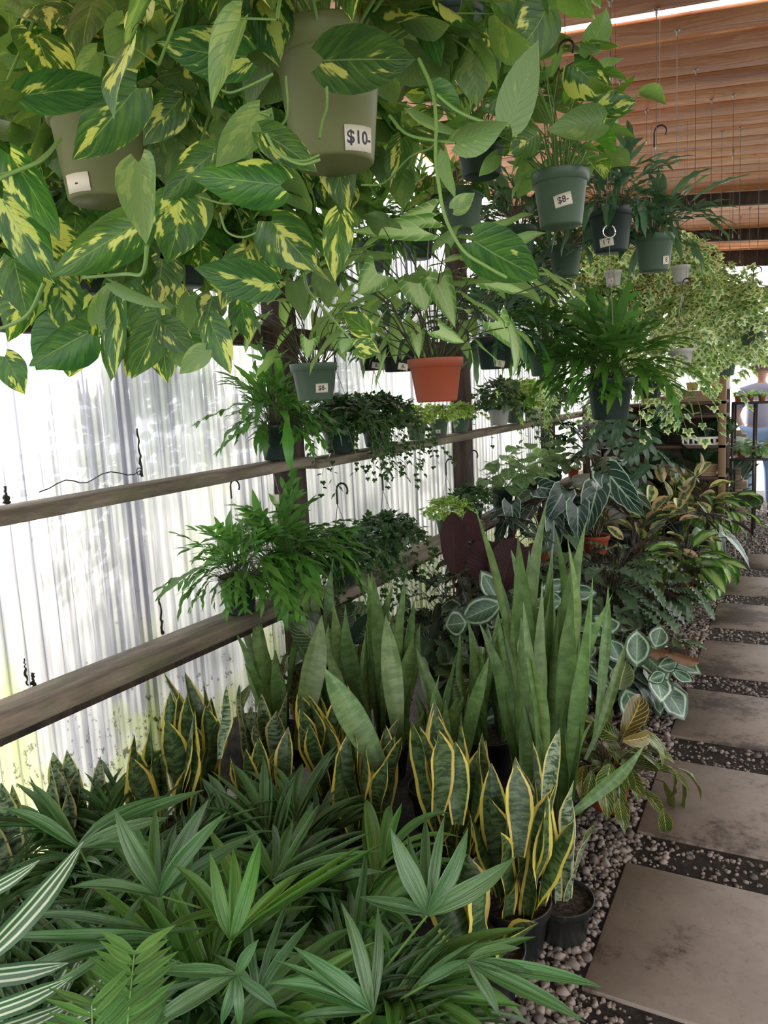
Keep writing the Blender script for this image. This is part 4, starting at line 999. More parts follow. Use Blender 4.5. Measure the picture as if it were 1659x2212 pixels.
for i, (u, v, lb) in enumerate([(900, 938, 'small yellow green ivy in a green pot, nearest of three on the upper shelf'), (948, 930, 'small yellow green ivy in a green pot, middle of three on the upper shelf'), (996, 922, 'small yellow green ivy in a green pot, furthest of three on the upper shelf')]):
    o = on_shelf(u, v, 1.254, .062, .105, lb, sg, 'gpot'); mound(o, 'givy', 170, (0, 0, .12), (.12, .12, .075), (.03, .05), 210+i, 120)
    if i == 1: price_tag(o, .062, .105, '4', -.1, .3, .03, .022, 0)
    vines(o, 'givy', 4, .1, .07, (.06, .18), (.025, .04), gap=.03, seed=220+i, out=.3, sr=.001)
o = on_shelf(968, 1130, .62, .085, .13, 'yellow green ivy in a green pot on the lower shelf before the second post', sg, 'gpot')
mound(o, 'givy', 260, (0, 0, .15), (.19, .19, .09), (.035, .055), 230, 200); hanger(o, .085, .13, .38, m='hook', rad=.001)
o = on_shelf(1018, 1112, .622, .085, .13, 'dark ivy in a pot on the lower shelf right against the second post', sg, 'dgpot')
mound(o, 'divy', 240, (0, 0, .15), (.19, .19, .12), (.035, .055), 231, 120); hanger(o, .085, .13, .40, m='hook', rad=.001)
for i, (u, v, key, pm, lb) in enumerate([(1078, 905, 'divy', 'wpot', 'ivy in a white pot on the far upper shelf, just past the second post'), (1112, 900, 'givy', 'gpot', 'ivy in a green pot on the far upper shelf'), (1150, 892, 'ivy', 'wpot', 'trailing ivy in a white pot at the far end of the upper shelf'), (1195, 885, 'divy', 'gpot', 'leafy pot on the far upper shelf behind the spreading fern')]):
    o = on_shelf(u, v, 1.262, .08, .12, lb, sg, pm); mound(o, key, 260, (0, 0, .17), (.2, .3, .17), (.05, .08), 240+i, 100)
    vines(o, key, 12, .12, .09, (.15, .45), (.035, .05), gap=.045, seed=250+i, cap=60, out=.3)
for i, (u, v, lb) in enumerate([(1085, 1075, 'spotted prayer plant on the far lower shelf, nearest of the prayer plants'), (1140, 1048, 'spotted prayer plant on the far lower shelf, middle one'), (1192, 1025, 'spotted prayer plant on the far lower shelf, furthest of the prayer plants')]):
    o = on_shelf(u, v, .635, .09, .15, lb, sg, 'dgpot'); rosette(o, 'prayer', 46, .13, (.08, .32), (.1, 1.4), (.11, .15), seed=260+i, flop=(.2, 1.0)); hanger(o, .09, .15, .62, m='hook', rad=.001)
# ================================================================== PLANTS ON THE GROUND
def ground(u, v, r, h, label, group, pm='dgpot', x=None, y=None, z=0.0, name='potted_plant', rise=0.0):
    if x is None: p = onz(u, v, z); x, y = p.x, p.y
    o = thing(name, label, 'plant', (x, y, z), 0, group)
    if z > .03:                                            # the pot stands on an upturned crate, which is a thing of its own
        c = thing('plant_crate', 'black crate under the '+' '.join(label.split(',')[0].split()[:11]), 'crate', (x, y, 0), 0, 'upturned crates under the rear pots')
        W = max(.13, r*1.2)
        link('crate_shell', mesh('crate_shell', join([box(-W, W, -W, W, z-.015, z-.001), box(-W, -W+.02, -W, W, 0, z-.015), box(W-.02, W, -W, W, 0, z-.015), box(-W+.02, W-.02, -W, -W+.02, z*.55, z-.015), box(-W+.02, W-.02, W-.02, W, z*.55, z-.015)]), 'bpot', False), c)
    pot(o, r, h, pm); return o
# green snake plants (tall)
gg = 'tall plain green snake plants'
for i, (x, y, n, L, rr, tl, lb) in enumerate([
    (-.66, 2.14, 15, (.32, .86), .09, .13, 'tall green snake plant in a black pot, nearest the stepping stones'),
    (-.74, 2.44, 18, (.42, 1.02), .10, .16, 'tallest green snake plant, in front of the ringed calatheas'),
    (-1.08, 2.26, 16, (.28, .52), .09, .2, 'green snake plant in the middle of the tall row'),
    (-1.42, 2.52, 17, (.4, .76), .09, .2, 'green snake plant left of centre in front of the broad croton'),
    (-1.66, 2.60, 14, (.4, .72), .09, .32, 'spreading green snake plant below the dark creeping fig'),
    (-1.86, 2.44, 10, (.35, .58), .08, .36, 'green snake plant furthest left, leaning, by the front post'),
    (-1.05, 2.70, 14, (.28, .50), .09, .2, 'green snake plant behind the tall row at centre')]):
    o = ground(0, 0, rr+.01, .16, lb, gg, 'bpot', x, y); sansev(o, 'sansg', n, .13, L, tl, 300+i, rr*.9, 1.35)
# yellow edged snake plants
yg = 'yellow edged snake plants'
for i, (x, y, n, L, tl, key, lb) in enumerate([
    (-.64, 1.80, 13, (.26, .44), .28, 'sansy', 'yellow edged snake plant at the path edge beside the gravel'),
    (-.90, 1.94, 14, (.28, .46), .25, 'sansy', 'yellow edged snake plant second from the path'),
    (-1.18, 1.96, 12, (.24, .40), .3, 'sansy', 'yellow edged snake plant in the middle behind the pale palm'),
    (-1.42, 2.12, 15, (.26, .42), .25, 'sansy', 'dense yellow edged snake plant left of the leaning green blade'),
    (-1.70, 2.12, 10, (.24, .42), .28, 'sansw', 'banded snake plant with narrow pale edges near the bare soil'),
    (-1.86, 1.92, 12, (.26, .46), .25, 'sansy', 'yellow edged snake plant beneath the lower shelf'),
    (-1.78, 1.66, 12, (.26, .44), .25, 'sansy', 'snake plant close to the wall under the lower shelf'),
    (-1.92, 1.44, 12, (.28, .44), .22, 'sansw', 'dark banded snake plant near the left corner by the wall'),
    (-1.98, 1.20, 9, (.28, .42), .25, 'sansw', 'dark snake plant at the left edge below the shelf'),
    (-1.50, 1.84, 10, (.22, .36), .3, 'sansy', 'short snake plant behind the arching palm fronds')]):
    o = ground(0, 0, .095, .15, lb, yg, 'bpot', x, y); sansev(o, key, n, .12, L, tl, 320+i, .06, 1.0)
    if i in (0, 1):
        r = random.Random(i)
        put_leaves(o, 'blade', [(r.choice(LEAVES['sansy']), frame(Vector((.03*k-.04, -.03, .13)), sph(-.6+k*.9, 1.0), sph(k*1.0, 0), .2, .12, .12)) for k in range(3)])
o = ground(0, 0, .10, .13, 'short broad yellow edged snake plant low at the front beside the gravel', yg, 'bpot', -.66, 1.62)
sansev(o, 'sansy', 5, .10, (.16, .24), .5, 350, .05, 1.5)
o = ground(0, 0, .085, .12, 'black pot with a sparse tuft of banded blades at the path edge', yg, 'bpot', -.54, 1.90)
sansev(o, 'sansw', 4, .10, (.28, .42), .25, 351, .04, .8)
GS = [q for q in bpy.data.objects if q.get('group') == gg]; YSn = [q for q in bpy.data.objects if q.get('group') == yg]
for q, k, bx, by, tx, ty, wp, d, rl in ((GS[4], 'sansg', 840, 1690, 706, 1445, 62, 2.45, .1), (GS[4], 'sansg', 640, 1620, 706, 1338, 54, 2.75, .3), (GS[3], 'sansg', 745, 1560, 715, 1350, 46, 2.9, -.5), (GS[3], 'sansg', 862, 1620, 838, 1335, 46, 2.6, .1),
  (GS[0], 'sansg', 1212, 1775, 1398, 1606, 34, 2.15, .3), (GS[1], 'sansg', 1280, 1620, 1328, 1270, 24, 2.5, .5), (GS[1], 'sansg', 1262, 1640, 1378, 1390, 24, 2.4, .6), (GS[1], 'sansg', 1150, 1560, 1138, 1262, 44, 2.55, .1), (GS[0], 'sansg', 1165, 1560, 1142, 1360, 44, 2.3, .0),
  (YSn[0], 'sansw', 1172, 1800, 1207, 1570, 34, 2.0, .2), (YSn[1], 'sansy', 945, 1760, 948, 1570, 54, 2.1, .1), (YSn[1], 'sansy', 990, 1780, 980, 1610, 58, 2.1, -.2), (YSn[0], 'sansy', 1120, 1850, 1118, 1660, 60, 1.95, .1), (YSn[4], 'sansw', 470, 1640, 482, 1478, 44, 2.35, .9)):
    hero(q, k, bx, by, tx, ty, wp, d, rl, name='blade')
# palms
pg = 'parlour palms in the foreground'
pal = [(-.92, 1.28, .48, 16, 'leafy palm with upright pale leaflets at the bottom centre'), (-1.22, 1.22, .46, 16, 'arching palm left of the bottom centre palm'), (-1.50, 1.32, .42, 16, 'palm with long arching fronds at the lower left'),
       (-1.18, 1.54, .40, 14, 'palm with broad fan leaves in front of the snake plants'), (-1.72, 1.38, .40, 14, 'palm with glossy fronds reaching the snake plants at left'), (-1.62, 1.05, .48, 14, 'palm at the left edge of the frame'),
       (-1.02, .98, .40, 16, 'dark palm at the very bottom of the frame'), (-1.36, .92, .42, 14, 'low palm in the bottom left corner region'), (-1.86, 1.18, .38, 12, 'palm against the wall at the left edge'), (-.80, 1.08, .36, 12, 'small palm at the bottom by the gravel')]
for i, (x, y, hh, n, lb) in enumerate(pal):
    o = ground(0, 0, .09, .14, lb, pg, 'bpot', x, y, name='potted_palm')
    palm(o, n, .12, (hh*.40, hh*.72), (.5, 1.4), 6, 400+i, ('palmw2' if i in (0, 6) else 'palmw') if i in (0, 3, 1, 6) else 'palm', (.16, .29), start=.55, arch=.55+.5*(i % 3)*.5)
def fan(rt, cx, cy, d, leaves, key='palmw', pz=None):
    """one frond whose leaflets fan out from a photo position"""
    B = P(cx, cy, d)-Vector(rt.location)
    fr = link('frond', mesh('rachis', tube([Vector((0, 0, .12)), B*.55+Vector((0, 0, .02)), B], .004, .0022, 5), 'petiole'), rt)
    r = random.Random(int(cx+cy))
    for (tx, ty, wpx, dd) in leaves:
        T = P(tx, ty, d+dd)-Vector(rt.location); dv = T-B; to = (CAM-Vector(rt.location)-(B+T)/2).normalized()
        me = r.choice(LEAVES[key]); g = DATA[me.name]; s = dv.length/max(.3, g.V[:, 1].max()); sx = (wpx*.78*d/F)/(g.V[:, 0].max()-g.V[:, 0].min())
        link('leaflet', me, fr, frame(B, dv+to*dv.length*.12, to+ZUP*.5+RT*r.uniform(-.3, .3), s, sx, s))
PL = {c['label']: c for c in bpy.data.objects if c.name.startswith('potted_palm')}
pl0 = [PL[q[4]] for q in pal]
fan(pl0[3], 345, 1935, 1.55, [(250, 1745, 55, 0), (320, 1755, 36, .05), (450, 1725, 50, .05), (435, 1775, 46, -.03), (560, 1790, 36, .05), (150, 1900, 34, 0)])
fan(pl0[1], 500, 2030, 1.40, [(398, 1870, 44, 0), (455, 1850, 44, .02), (520, 1865, 40, .02), (560, 1850, 46, .02), (620, 1880, 34, .04), (800, 1800, 26, .08), (760, 1795, 26, .1)], 'palmw2')
fan(pl0[1], 510, 2105, 1.34, [(305, 2205, 52, -.05), (330, 2080, 40, 0), (480, 2212, 32, -.04), (520, 2215, 30, -.04), (600, 2180, 36, 0), (400, 2120, 30, 0), (560, 2030, 34, 0)])
fan(pl0[0], 925, 1975, 1.46, [(850, 1785, 60, .03), (915, 1775, 34, .05), (960, 1765, 34, .05), (1000, 1800, 48, 0), (1095, 1840, 62, -.03), (780, 1925, 40, 0), (880, 1800, 30, .1)])
fan(pl0[0], 560, 2150, 1.45, [(520, 1950, 30, .05), (640, 2000, 30, 0), (700, 2090, 26, 0), (470, 2060, 26, 0), (600, 1960, 24, .03)])
fan(pl0[3], 590, 1905, 1.62, [(800, 1785, 24, .05), (805, 1815, 24, 0), (700, 1800, 24, .1), (600, 1760, 24, .1), (690, 1730, 22, .1)], 'palm')
fan(pl0[2], 240, 2050, 1.42, [(60, 2150, 30, -.05), (120, 1960, 30, 0), (400, 1980, 26, 0), (300, 1930, 30, .05), (420, 2080, 26, 0)], 'palm')
fan(pl0[0], 805, 2185, 1.30, [(650, 2030, 52, 0), (590, 2110, 50, 0), (600, 2070, 26, 0), (735, 1960, 46, .04), (815, 1960, 34, .05), (640, 2180, 28, 0)])
fan(pl0[0], 1010, 2075, 1.36, [(1300, 2125, 44, -.04), (1262, 2205, 46, -.08), (1110, 2030, 30, 0), (1150, 2100, 26, -.03), (900, 2120, 30, 0), (1080, 2195, 34, -.03)])
fan(pl0[2], 360, 2030, 1.35, [(5, 1990, 42, -.05), (60, 1925, 30, 0), (10, 2060, 46, -.1), (120, 1990, 36, -.03), (100, 2060, 36, -.05)], 'palm')
fan(pl0[4], 170, 1830, 1.7, [(340, 1690, 60, .05), (400, 1690, 40, .05), (365, 1760, 40, 0), (60, 1680, 30, .1), (10, 1740, 40, 0), (330, 1800, 34, 0)])
o = ground(0, 0, .07, .10, 'small light green palm with feathery leaves at the bottom left', pg, 'bpot', -1.22, 1.06, name='potted_palm')
palm(o, 9, .09, (.20, .34), (.7, 1.4), 6, 460, 'palm2', (.07, .10), start=.35, arch=.4)
def feather(rt, pl_, d, n, ln, wpx):
    lc = Vector(rt.location); q = [P(u, v, d)-lc for u, v in pl_]; fr = link('frond', mesh('rachis', tube(q, .0022, .0012, 4), 'petiole'), rt)
    r = random.Random(int(pl_[0][0])); ax = (q[-1]-q[0]).normalized(); to = (CAM-lc-q[0]).normalized(); sd = ax.cross(to).normalized()
    for k in range(n):
        t = .25+.75*k/(n-1); x = t*(len(q)-1-1e-6); b = q[int(x)].lerp(q[int(x)+1], x-int(x))
        for s in (-1, 1):
            L_ = ln*(1-.35*abs(t-.5))*r.uniform(.85, 1.1); link('leaflet', r.choice(LEAVES['palm2']), fr, frame(b, ax*.75+sd*s+to*.1, to, L_, wpx*d/F/.22))
feather(o, [(268, 2290), (278, 2180), (290, 2060)], 1.22, 9, .085, 22)
feather(o, [(205, 2290), (200, 2240), (198, 2170)], 1.12, 5, .085, 17)
feather(o, [(330, 2290), (310, 2230), (300, 2160)], 1.3, 7, .07, 20)
o = ground(0, 0, .08, .12, 'white striped dracaena at the bottom left corner', pg, 'bpot', -1.30, .80)
r = random.Random(4); put_leaves(o, 'leaf', [(r.choice(LEAVES['drac']), frame(Vector((0, 0, .14+.008*k)), sph(k*2.399, r.uniform(.3, 1.2)), ZUP, r.uniform(.26, .36))) for k in range(18)])
for (bx, by, tx, ty, wp) in ((-70, 2110, 125, 2105, 46), (-80, 2200, 110, 2165, 44), (-60, 2240, 120, 2212, 40), (-60, 2090, 150, 1915, 54), (-80, 1950, 60, 1895, 34)):
    hero(o, 'drac', bx, by, tx, ty, wp, 1.15, .4)
# crotons
cg = 'crotons with yellow veins'
o = ground(1312, 1742, .085, .13, 'croton with small yellow veined leaves in a terracotta pot beside the stepping stones', cg, 'tpot')
rosette(o, 'croton', 70, .11, (.04, .26), (-.1, 1.5), (.10, .16), r0=.02, seed=1, flop=(.2, 1.3), stem='twig', sr=.003)
hero(o, 'croton', 1338, 1490, 1350, 1428, 50, 2.6, .1); hero(o, 'croton', 1345, 1590, 1392, 1508, 52, 2.6, .2); hero(o, 'croton', 1335, 1595, 1288, 1570, 40, 2.55, 0); hero(o, 'croton', 1345, 1600, 1420, 1595, 34, 2.5, .3)
hero(o, 'croton', 1318, 1650, 1302, 1722, 44, 2.45, 0); hero(o, 'croton', 1345, 1640, 1370, 1722, 30, 2.45, 0)
o = ground(0, 0, .09, .15, 'broad leaved croton behind the green snake plants near the front post', cg, 'tpot', -1.86, 3.05, .0)
rosette(o, 'bigcroton', 24, .14, (.1, .42), (.5, 1.5), (.15, .20), r0=.02, seed=2, flop=(.0, 1.1), stem='twig', sr=.004)
hero(o, 'bigcroton', 700, 1400, 630, 1345, 60, 3.0, 0); hero(o, 'bigcroton', 690, 1385, 662, 1318, 48, 3.1, .2); hero(o, 'dkrub', 735, 1370, 738, 1312, 62, 3.2, 0); hero(o, 'dkrub', 765, 1390, 808, 1320, 52, 3.2, .2)
o = ground(0, 0, .08, .14, 'curled brown and yellow croton in a terracotta pot against the wall by the post', cg, 'tpot', -1.98, 2.78)
rosette(o, 'croton', 40, .13, (.1, .42), (.4, 1.5), (.11, .17), r0=.02, seed=3, flop=(.5, 1.7), stem='twig', sr=.003, az=(-2.6, .6))
o = ground(0, 0, .09, .15, 'dark broad leaved croton in the middle behind the snake plants', cg, 'bpot', -1.30, 3.15)
rosette(o, 'bigcroton', 22, .14, (.03, .12), (.2, 1.4), (.13, .18), r0=.02, seed=5, flop=(.1, 1.1), stem='twig', sr=.004)
# calatheas
kg = 'calatheas in the middle of the bed'
o = ground(1072, 1428, .14, .24, 'dark wine red calathea in a large black pot with a white label', kg, 'bpot')
rosette(o, 'rose', 12, .22, (.1, .3), (.0, .7), (.15, .2), seed=5, flop=(.1, .7), stem='petdark')
for (bx, by, tx, ty, wp, dd) in ((1075, 1270, 1030, 1165, 84, 4.1), (1085, 1275, 1112, 1160, 84, 4.05), (985, 1240, 978, 1105, 60, 4.0), (1035, 1180, 1010, 1100, 40, 4.15), (1120, 1250, 1150, 1180, 60, 4.25)):
    hero(o, 'darkcal', bx, by, tx, ty, wp, dd, .1)
    q = Vector(o.location); link('petiole', mesh('petiole', tube([Vector((0, 0, .2)), (P(bx, by, dd)-q)*.6, P(bx, by, dd)-q], .004, .003, 5), 'petdark'), o)
for (bx, by, tx, ty, wp, dd) in ((1080, 1305, 1040, 1232, 44, 3.9), (1168, 1270, 1232, 1262, 34, 3.8), (1215, 1275, 1292, 1282, 38, 3.8), (1165, 1298, 1220, 1300, 42, 3.8), (1090, 1300, 990, 1340, 60, 3.85), (1010, 1345, 960, 1350, 60, 3.8)):
    hero(o, 'rose', bx, by, tx, ty, wp, dd, .2)
price_tag(o, .14, .24, 'lllllllll', -.35, .55, .10, .036, 0, m='sticker') if False else None
MAT['sticker'] = mat('white_label', (.75, .76, .76), .6)
price_tag(o, .14, .24, 'IIIIIIIII', -.15, .52, .095, .034, .0, m='sticker')
def rg(u, v, r_, h_, lb, key, n, pet, el, size, seed, pm='dgpot', z=0.0, x=None, y=None, flop=(.2, 1.0), stem='petdark', grp=kg, lsx=1.0, sr=.0025):
    if z < .16: pet = (pet[0]+z*.8, pet[1]+z); z = 0.0
    o = ground(u, v, r_, h_, lb, grp, pm, x, y, z); rosette(o, key, n, h_*.9, pet, el, size, r0=r_*.5, seed=seed, flop=flop, stem=stem, sr=sr, lsx=lsx); return o
rg(0, 0, .09, .14, 'feathery dark calathea with wavy leaves close to the corrugated wall', 'dkruf', 60, (.1, .38), (.3, 1.4), (.14, .22), 11, x=-1.75, y=4.0, z=.12)
rg(0, 0, .09, .14, 'dark green leafy calathea on the ground by the wall, left of the black pot', 'ruf', 60, (.06, .24), (.2, 1.4), (.12, .17), 12, x=-1.72, y=3.6, z=.06)
rg(1330, 1440, .09, .13, 'ringed calathea with pale round leaves nearest the stepping stones', 'rose', 64, (.06, .26), (-.1, 1.3), (.14, .2), 13, 'dgpot', x=-.74, y=3.6)
rg(0, 0, .09, .14, 'ringed calathea with dark leaves behind the tall snake plant', 'rose', 30, (.08, .26), (.1, 1.3), (.13, .18), 14, x=-1.05, y=3.7)
rg(0, 0, .09, .14, 'ringed calathea with broad leaves between the snake plant and the path', 'rose', 44, (.06, .22), (-.1, 1.3), (.14, .2), 43, x=-1.0, y=3.2)
rg(0, 0, .07, .11, 'low striped calathea spreading onto the gravel', 'band', 40, (.03, .14), (.0, 1.0), (.08, .12), 15, x=-.60, y=4.1)
rg(0, 0, .08, .12, 'low calathea with fishbone stripes in the shade of the wavy ones', 'band', 36, (.05, .2), (.1, 1.2), (.10, .14), 16, x=-.92, y=4.2)
rg(1493, 1318, .06, .10, 'wavy leaved calathea in a small terracotta pot at the gravel edge', 'ruf', 54, (.08, .26), (.1, 1.3), (.13, .2), 17, 'tpot', x=-.74, y=5.1)
rg(0, 0, .10, .16, 'large wavy leaved calathea in the middle right', 'ruf', 80, (.12, .40), (.1, 1.35), (.16, .23), 18, x=-1.0, y=4.65, z=.05)
rg(0, 0, .10, .16, 'wavy leaved calathea left of the large one', 'ruf', 60, (.12, .36), (.1, 1.35), (.15, .22), 19, x=-1.35, y=4.75, z=.08)
rg(0, 0, .09, .14, 'shaded wavy calathea behind the black pot', 'ruf', 46, (.1, .32), (.1, 1.35), (.15, .2), 20, x=-1.6, y=4.5, z=.1)
RC = [q for q in bpy.data.objects if q.get('label', '').startswith('ringed calathea with pale round')][0]
hero(RC, 'dry', 1398, 1408, 1450, 1418, 26, 3.3, .3); hero(RC, 'dry', 1438, 1412, 1516, 1436, 22, 3.25, .2)
for (bx, by, tx, ty, wp) in ((1375, 1440, 1378, 1360, 56), (1415, 1400, 1430, 1352, 44), (1420, 1440, 1468, 1430, 36), (1340, 1430, 1318, 1380, 44), (1400, 1470, 1440, 1455, 30), (1450, 1445, 1498, 1475, 26)): hero(RC, 'rose', bx, by, tx, ty, wp, 3.3, .2)
# alocasias
al = 'dark alocasias with white veins'
rg(1187, 1225, .10, .16, 'alocasia with hanging arrow leaves in a terracotta pot, left one', 'aloc', 18, (.25, .5), (.5, 1.4), (.26, .34), 21, 'tpot', x=-1.66, y=5.5, z=.2, flop=(.6, 1.6), grp=al, sr=.005)
rg(1310, 1200, .11, .17, 'alocasia in a terracotta pot with one very large upright leaf', 'aloc', 16, (.25, .48), (.6, 1.4), (.24, .34), 22, 'tpot', x=-1.32, y=5.7, z=.24, flop=(.6, 1.6), grp=al, sr=.005)
AL = bpy.data.objects[-1] if False else None
ao = [q for q in bpy.data.objects if q.get('group') == al]
for (bx, by, tx, ty, wp, dd, rl) in ((1318, 1028, 1395, 1125, 62, 5.3, .1), (1288, 1062, 1262, 1150, 60, 5.3, .2), (1248, 1095, 1248, 1175, 50, 5.25, 0), (1105, 1090, 1110, 1150, 40, 5.3, 0), (1165, 1052, 1230, 1065, 46, 5.3, .2), (1215, 1065, 1180, 1130, 54, 5.3, -.2)):
    q = ao[-1]; hero(q, 'aloc', bx, by, tx, ty, wp, dd, rl); lc = Vector(q.location); link('petiole', mesh('petiole', tube([Vector((0, 0, .16)), (P(bx, by, dd)-lc)*.55+Vector((0, 0, .08)), P(bx, by, dd)-lc], .006, .004, 5), 'petdark'), q)
rg(0, 0, .1, .16, 'alocasia at the right of the bed with one leaf hanging over its dark pot', 'aloc', 12, (.2, .38), (.4, 1.3), (.22, .3), 23, 'dgpot', x=-.78, y=6.5, z=.1, flop=(.6, 1.6), grp=al, sr=.005)
rg(0, 0, .1, .16, 'alocasia in the shade behind the wine red calathea', 'aloc', 14, (.2, .42), (.5, 1.4), (.22, .3), 24, 'dgpot', x=-1.9, y=5.0, z=.15, flop=(.6, 1.6), grp=al, sr=.005)
# right rear plants
bgp = 'leafy plants at the rear of the bed'
rg(1530, 1285, .08, .13, 'light centred dieffenbachia in a terracotta pot at the gravel edge', 'dieff', 60, (.1, .32), (.1, 1.35), (.2, .28), 31, 'tpot', x=-.70, y=5.75, flop=(.2, .9), grp=bgp)
rg(0, 0, .09, .14, 'rubber plant with cream and pink edged leaves left of the dieffenbachia', 'rubber', 34, (.06, .4), (.2, 1.4), (.15, .2), 32, 'dgpot', x=-1.12, y=6.2, z=.15, flop=(-.3, .8), stem='twig', grp=bgp)
rg(0, 0, .09, .14, 'rubber plant with yellow edged leaves behind the dieffenbachia', 'rubber', 30, (.1, .5), (.4, 1.4), (.15, .2), 33, 'dgpot', x=-.92, y=6.9, z=.2, flop=(-.3, .8), stem='twig', grp=bgp)
rg(0, 0, .09, .14, 'rubber plant with pinkish leaves beside the large alocasia leaf', 'rubber', 26, (.06, .3), (.2, 1.4), (.14, .19), 34, 'dgpot', x=-1.45, y=6.4, z=.2, flop=(-.3, .8), stem='twig', grp=bgp)
rg(0, 0, .1, .16, 'light green leafy plant in front of the nursery shelf', 'palm2', 90, (.15, .42), (.1, 1.35), (.16, .22), 35, 'dgpot', x=-1.15, y=7.3, z=.15, flop=(.2, .9), grp=bgp, lsx=2.2)
rg(0, 0, .1, .16, 'pale variegated leafy plant at the right rear by the path', 'dieff', 80, (.12, .36), (.1, 1.35), (.15, .2), 36, 'dgpot', x=-.72, y=7.5, z=.15, flop=(.2, .9), grp=bgp)
rg(0, 0, .12, .2, 'fiddle leaf fig with broad dark leaves in front of the nursery shelf', 'dkrub', 22, (.15, .5), (.5, 1.4), (.26, .34), 37, 'dgpot', x=-.95, y=7.9, z=.15, flop=(-.6, .5), stem='twig', grp=bgp, lsx=1.5, sr=.005)
rg(0, 0, .1, .16, 'second broad leaved fig nearer the path', 'dkrub', 18, (.15, .5), (.5, 1.4), (.22, .30), 38, 'dgpot', x=-.68, y=8.3, z=.2, flop=(-.6, .5), stem='twig', grp=bgp, lsx=1.4, sr=.005)
rg(0, 0, .1, .16, 'dark leafy plant low at the far end of the bed', 'dkrub', 50, (.1, .35), (.1, 1.35), (.13, .18), 39, 'dgpot', x=-.62, y=9.0, flop=(.0, .9), grp=bgp)
o = rg(0, 0, .26, .42, 'monstera in a large grey white planter', 'mon', 16, (.3, .6), (.4, 1.4), (.30, .42), 40, 'wpot', x=-1.52, y=6.9, z=.3, flop=(.3, 1.0), grp=bgp, sr=.008)
for (bx, by, tx, ty, wp, dd) in ((1345, 900, 1320, 970, 80, 5.2), (1405, 945, 1345, 995, 76, 5.1), (1420, 885, 1475, 925, 64, 5.3), (1300, 915, 1262, 985, 48, 5.3), (1400, 1005, 1350, 1050, 56, 5.3)): hero(o, 'mon', bx, by, tx, ty, wp, dd, .2)
rg(0, 0, .06, .1, 'tiny plant in a small terracotta pot high against the far wall', 'prayer', 14, (.03, .1), (.3, 1.3), (.05, .08), 41, 'tpot', x=-1.95, y=7.45, z=.64, grp=bgp) if False else None
o = on_shelf(1238, 1018, .632, .06, .1, 'small plant in a little terracotta pot at the end of the lower shelf', sg, 'tpot'); rosette(o, 'prayer', 12, .09, (.03, .12), (.3, 1.3), (.06, .09), seed=42)
# ================================================================== REAR: NURSERY SHELF, TABLE, PERSON
MAT['dkwood'] = mat('dark_brown_shelf_wood', (.06, .035, .02), .6, f_wood((.05, .028, .016), (.11, .065, .04), (.03, .018, .012), 1), .3)
MAT['tanpost'] = mat('tan_post_wood', (.26, .17, .09), .7)
MAT['card'] = mat('folded_cardboard', (.34, .24, .15), .85)
MAT['metal'] = mat('dark_metal_shelf', (.07, .06, .055), .45, metal=.5)
MAT['white'] = mat('white_plastic', (.75, .75, .73), .5)
MAT['orange'] = mat('orange_clay', (.62, .22, .07), .6)
MAT['burlap'] = mat('burlap_sacks', (.25, .19, .12), .95)
MAT['yellow'] = mat('yellow_plastic_trays', (.62, .48, .18), .5)
def pxx(u, v, y):                                    # photo pixel on a plane of constant distance down the aisle
    r = P(u, v, 1)-CAM; return CAM+r*(y/r.y)
YS = 7.6
A = pxx(1400, 1100, YS); B_ = pxx(1565, 1100, YS)
xa, xb = A.x-.62, B_.x
zt = [pxx(1500, v, YS).z for v in (868, 962, 1030)]
o = thing('nursery_shelf', 'dark wooden shelf unit holding paper stacks, trays and pots at the rear', 'shelf', ((xa+xb)/2, YS+.25, 0)); ox, oy = (xa+xb)/2, YS+.25
for z in zt+[zt[0]-.12]:
    link('shelf', mesh('shelf', box(xa-ox, xb-ox, -.25, .25, z-.03, z, .003), 'dkwood', False), o)
link('light_block_panel', mesh('light_block_panel', box(xa-ox, xb-ox-.04, .24, .25, .05, zt[0]-.04), 'dkwood', False), o)  # dark panel added to the unit to block the bright background behind it
for sx_ in (xa-ox+.03, xb-ox-.03):
    for sy in (-.22, .22): link('leg', mesh('leg', box(sx_-.03, sx_+.03, sy-.03, sy+.03, 0, zt[0]+(.5 if sx_ > 0 else .0), .003), 'tanpost' if sx_ > 0 and sy < 0 else 'dkwood', False), o)
def stack(u0, u1, z, n, th, y, label, m, wob=.02, name='paper_stack', dy=.18):
    a = pxx(u0, 900, y).x; b = pxx(u1, 900, y).x; r = random.Random(int(u0)); o = thing(name, label, 'stack', ((a+b)/2, y+dy, z+.001)); w2 = (b-a)/2
    for i in range(n): q = r.uniform(-wob, wob); link('sheet', mesh('sheet', box(-w2+q, w2+q, -dy+.02, dy-.02, i*th, (i+1)*th-.002), m, False), o)
    return o
stack(1428, 1555, zt[0], 7, .014, YS+.02, 'uneven stack of tan folded paper on the upper shelf', 'card')
stack(1380, 1430, zt[0], 5, .012, YS+.02, 'flat yellow trays stacked on the left of the upper shelf', 'yellow')
stack(1420, 1548, zt[2], 5, .022, YS+.02, 'stack of brown cardboard on the lower shelf', 'card')
def small_pot(u, v, y, r_, h_, m, label, cat='pot', name='clay_pot'):
    p = pxx(u, v, y); o = thing(name, label, cat, (p.x, y, p.z)); pot(o, r_, h_, m, soil=False); return o
zz = zt[0]+.10
def at_top(u, z): r = P(u, 850, 1)-CAM; return (CAM+r*(YS/r.y)).x
for u, r_, h_, m, lb in ((1450, .03, .05, 'orange', 'small orange pot on the top of the shelf unit, leftmost'), (1490, .06, .08, 'yellow', 'yellowish bowl on the top of the shelf unit'), (1543, .05, .10, 'orange', 'orange clay pot beside the white box')):
    o = thing('clay_pot', lb, 'pot', (at_top(u, zz), YS+.2, zz), 0, 'pots on the shelf unit'); pot(o, r_, h_, m, soil=False)
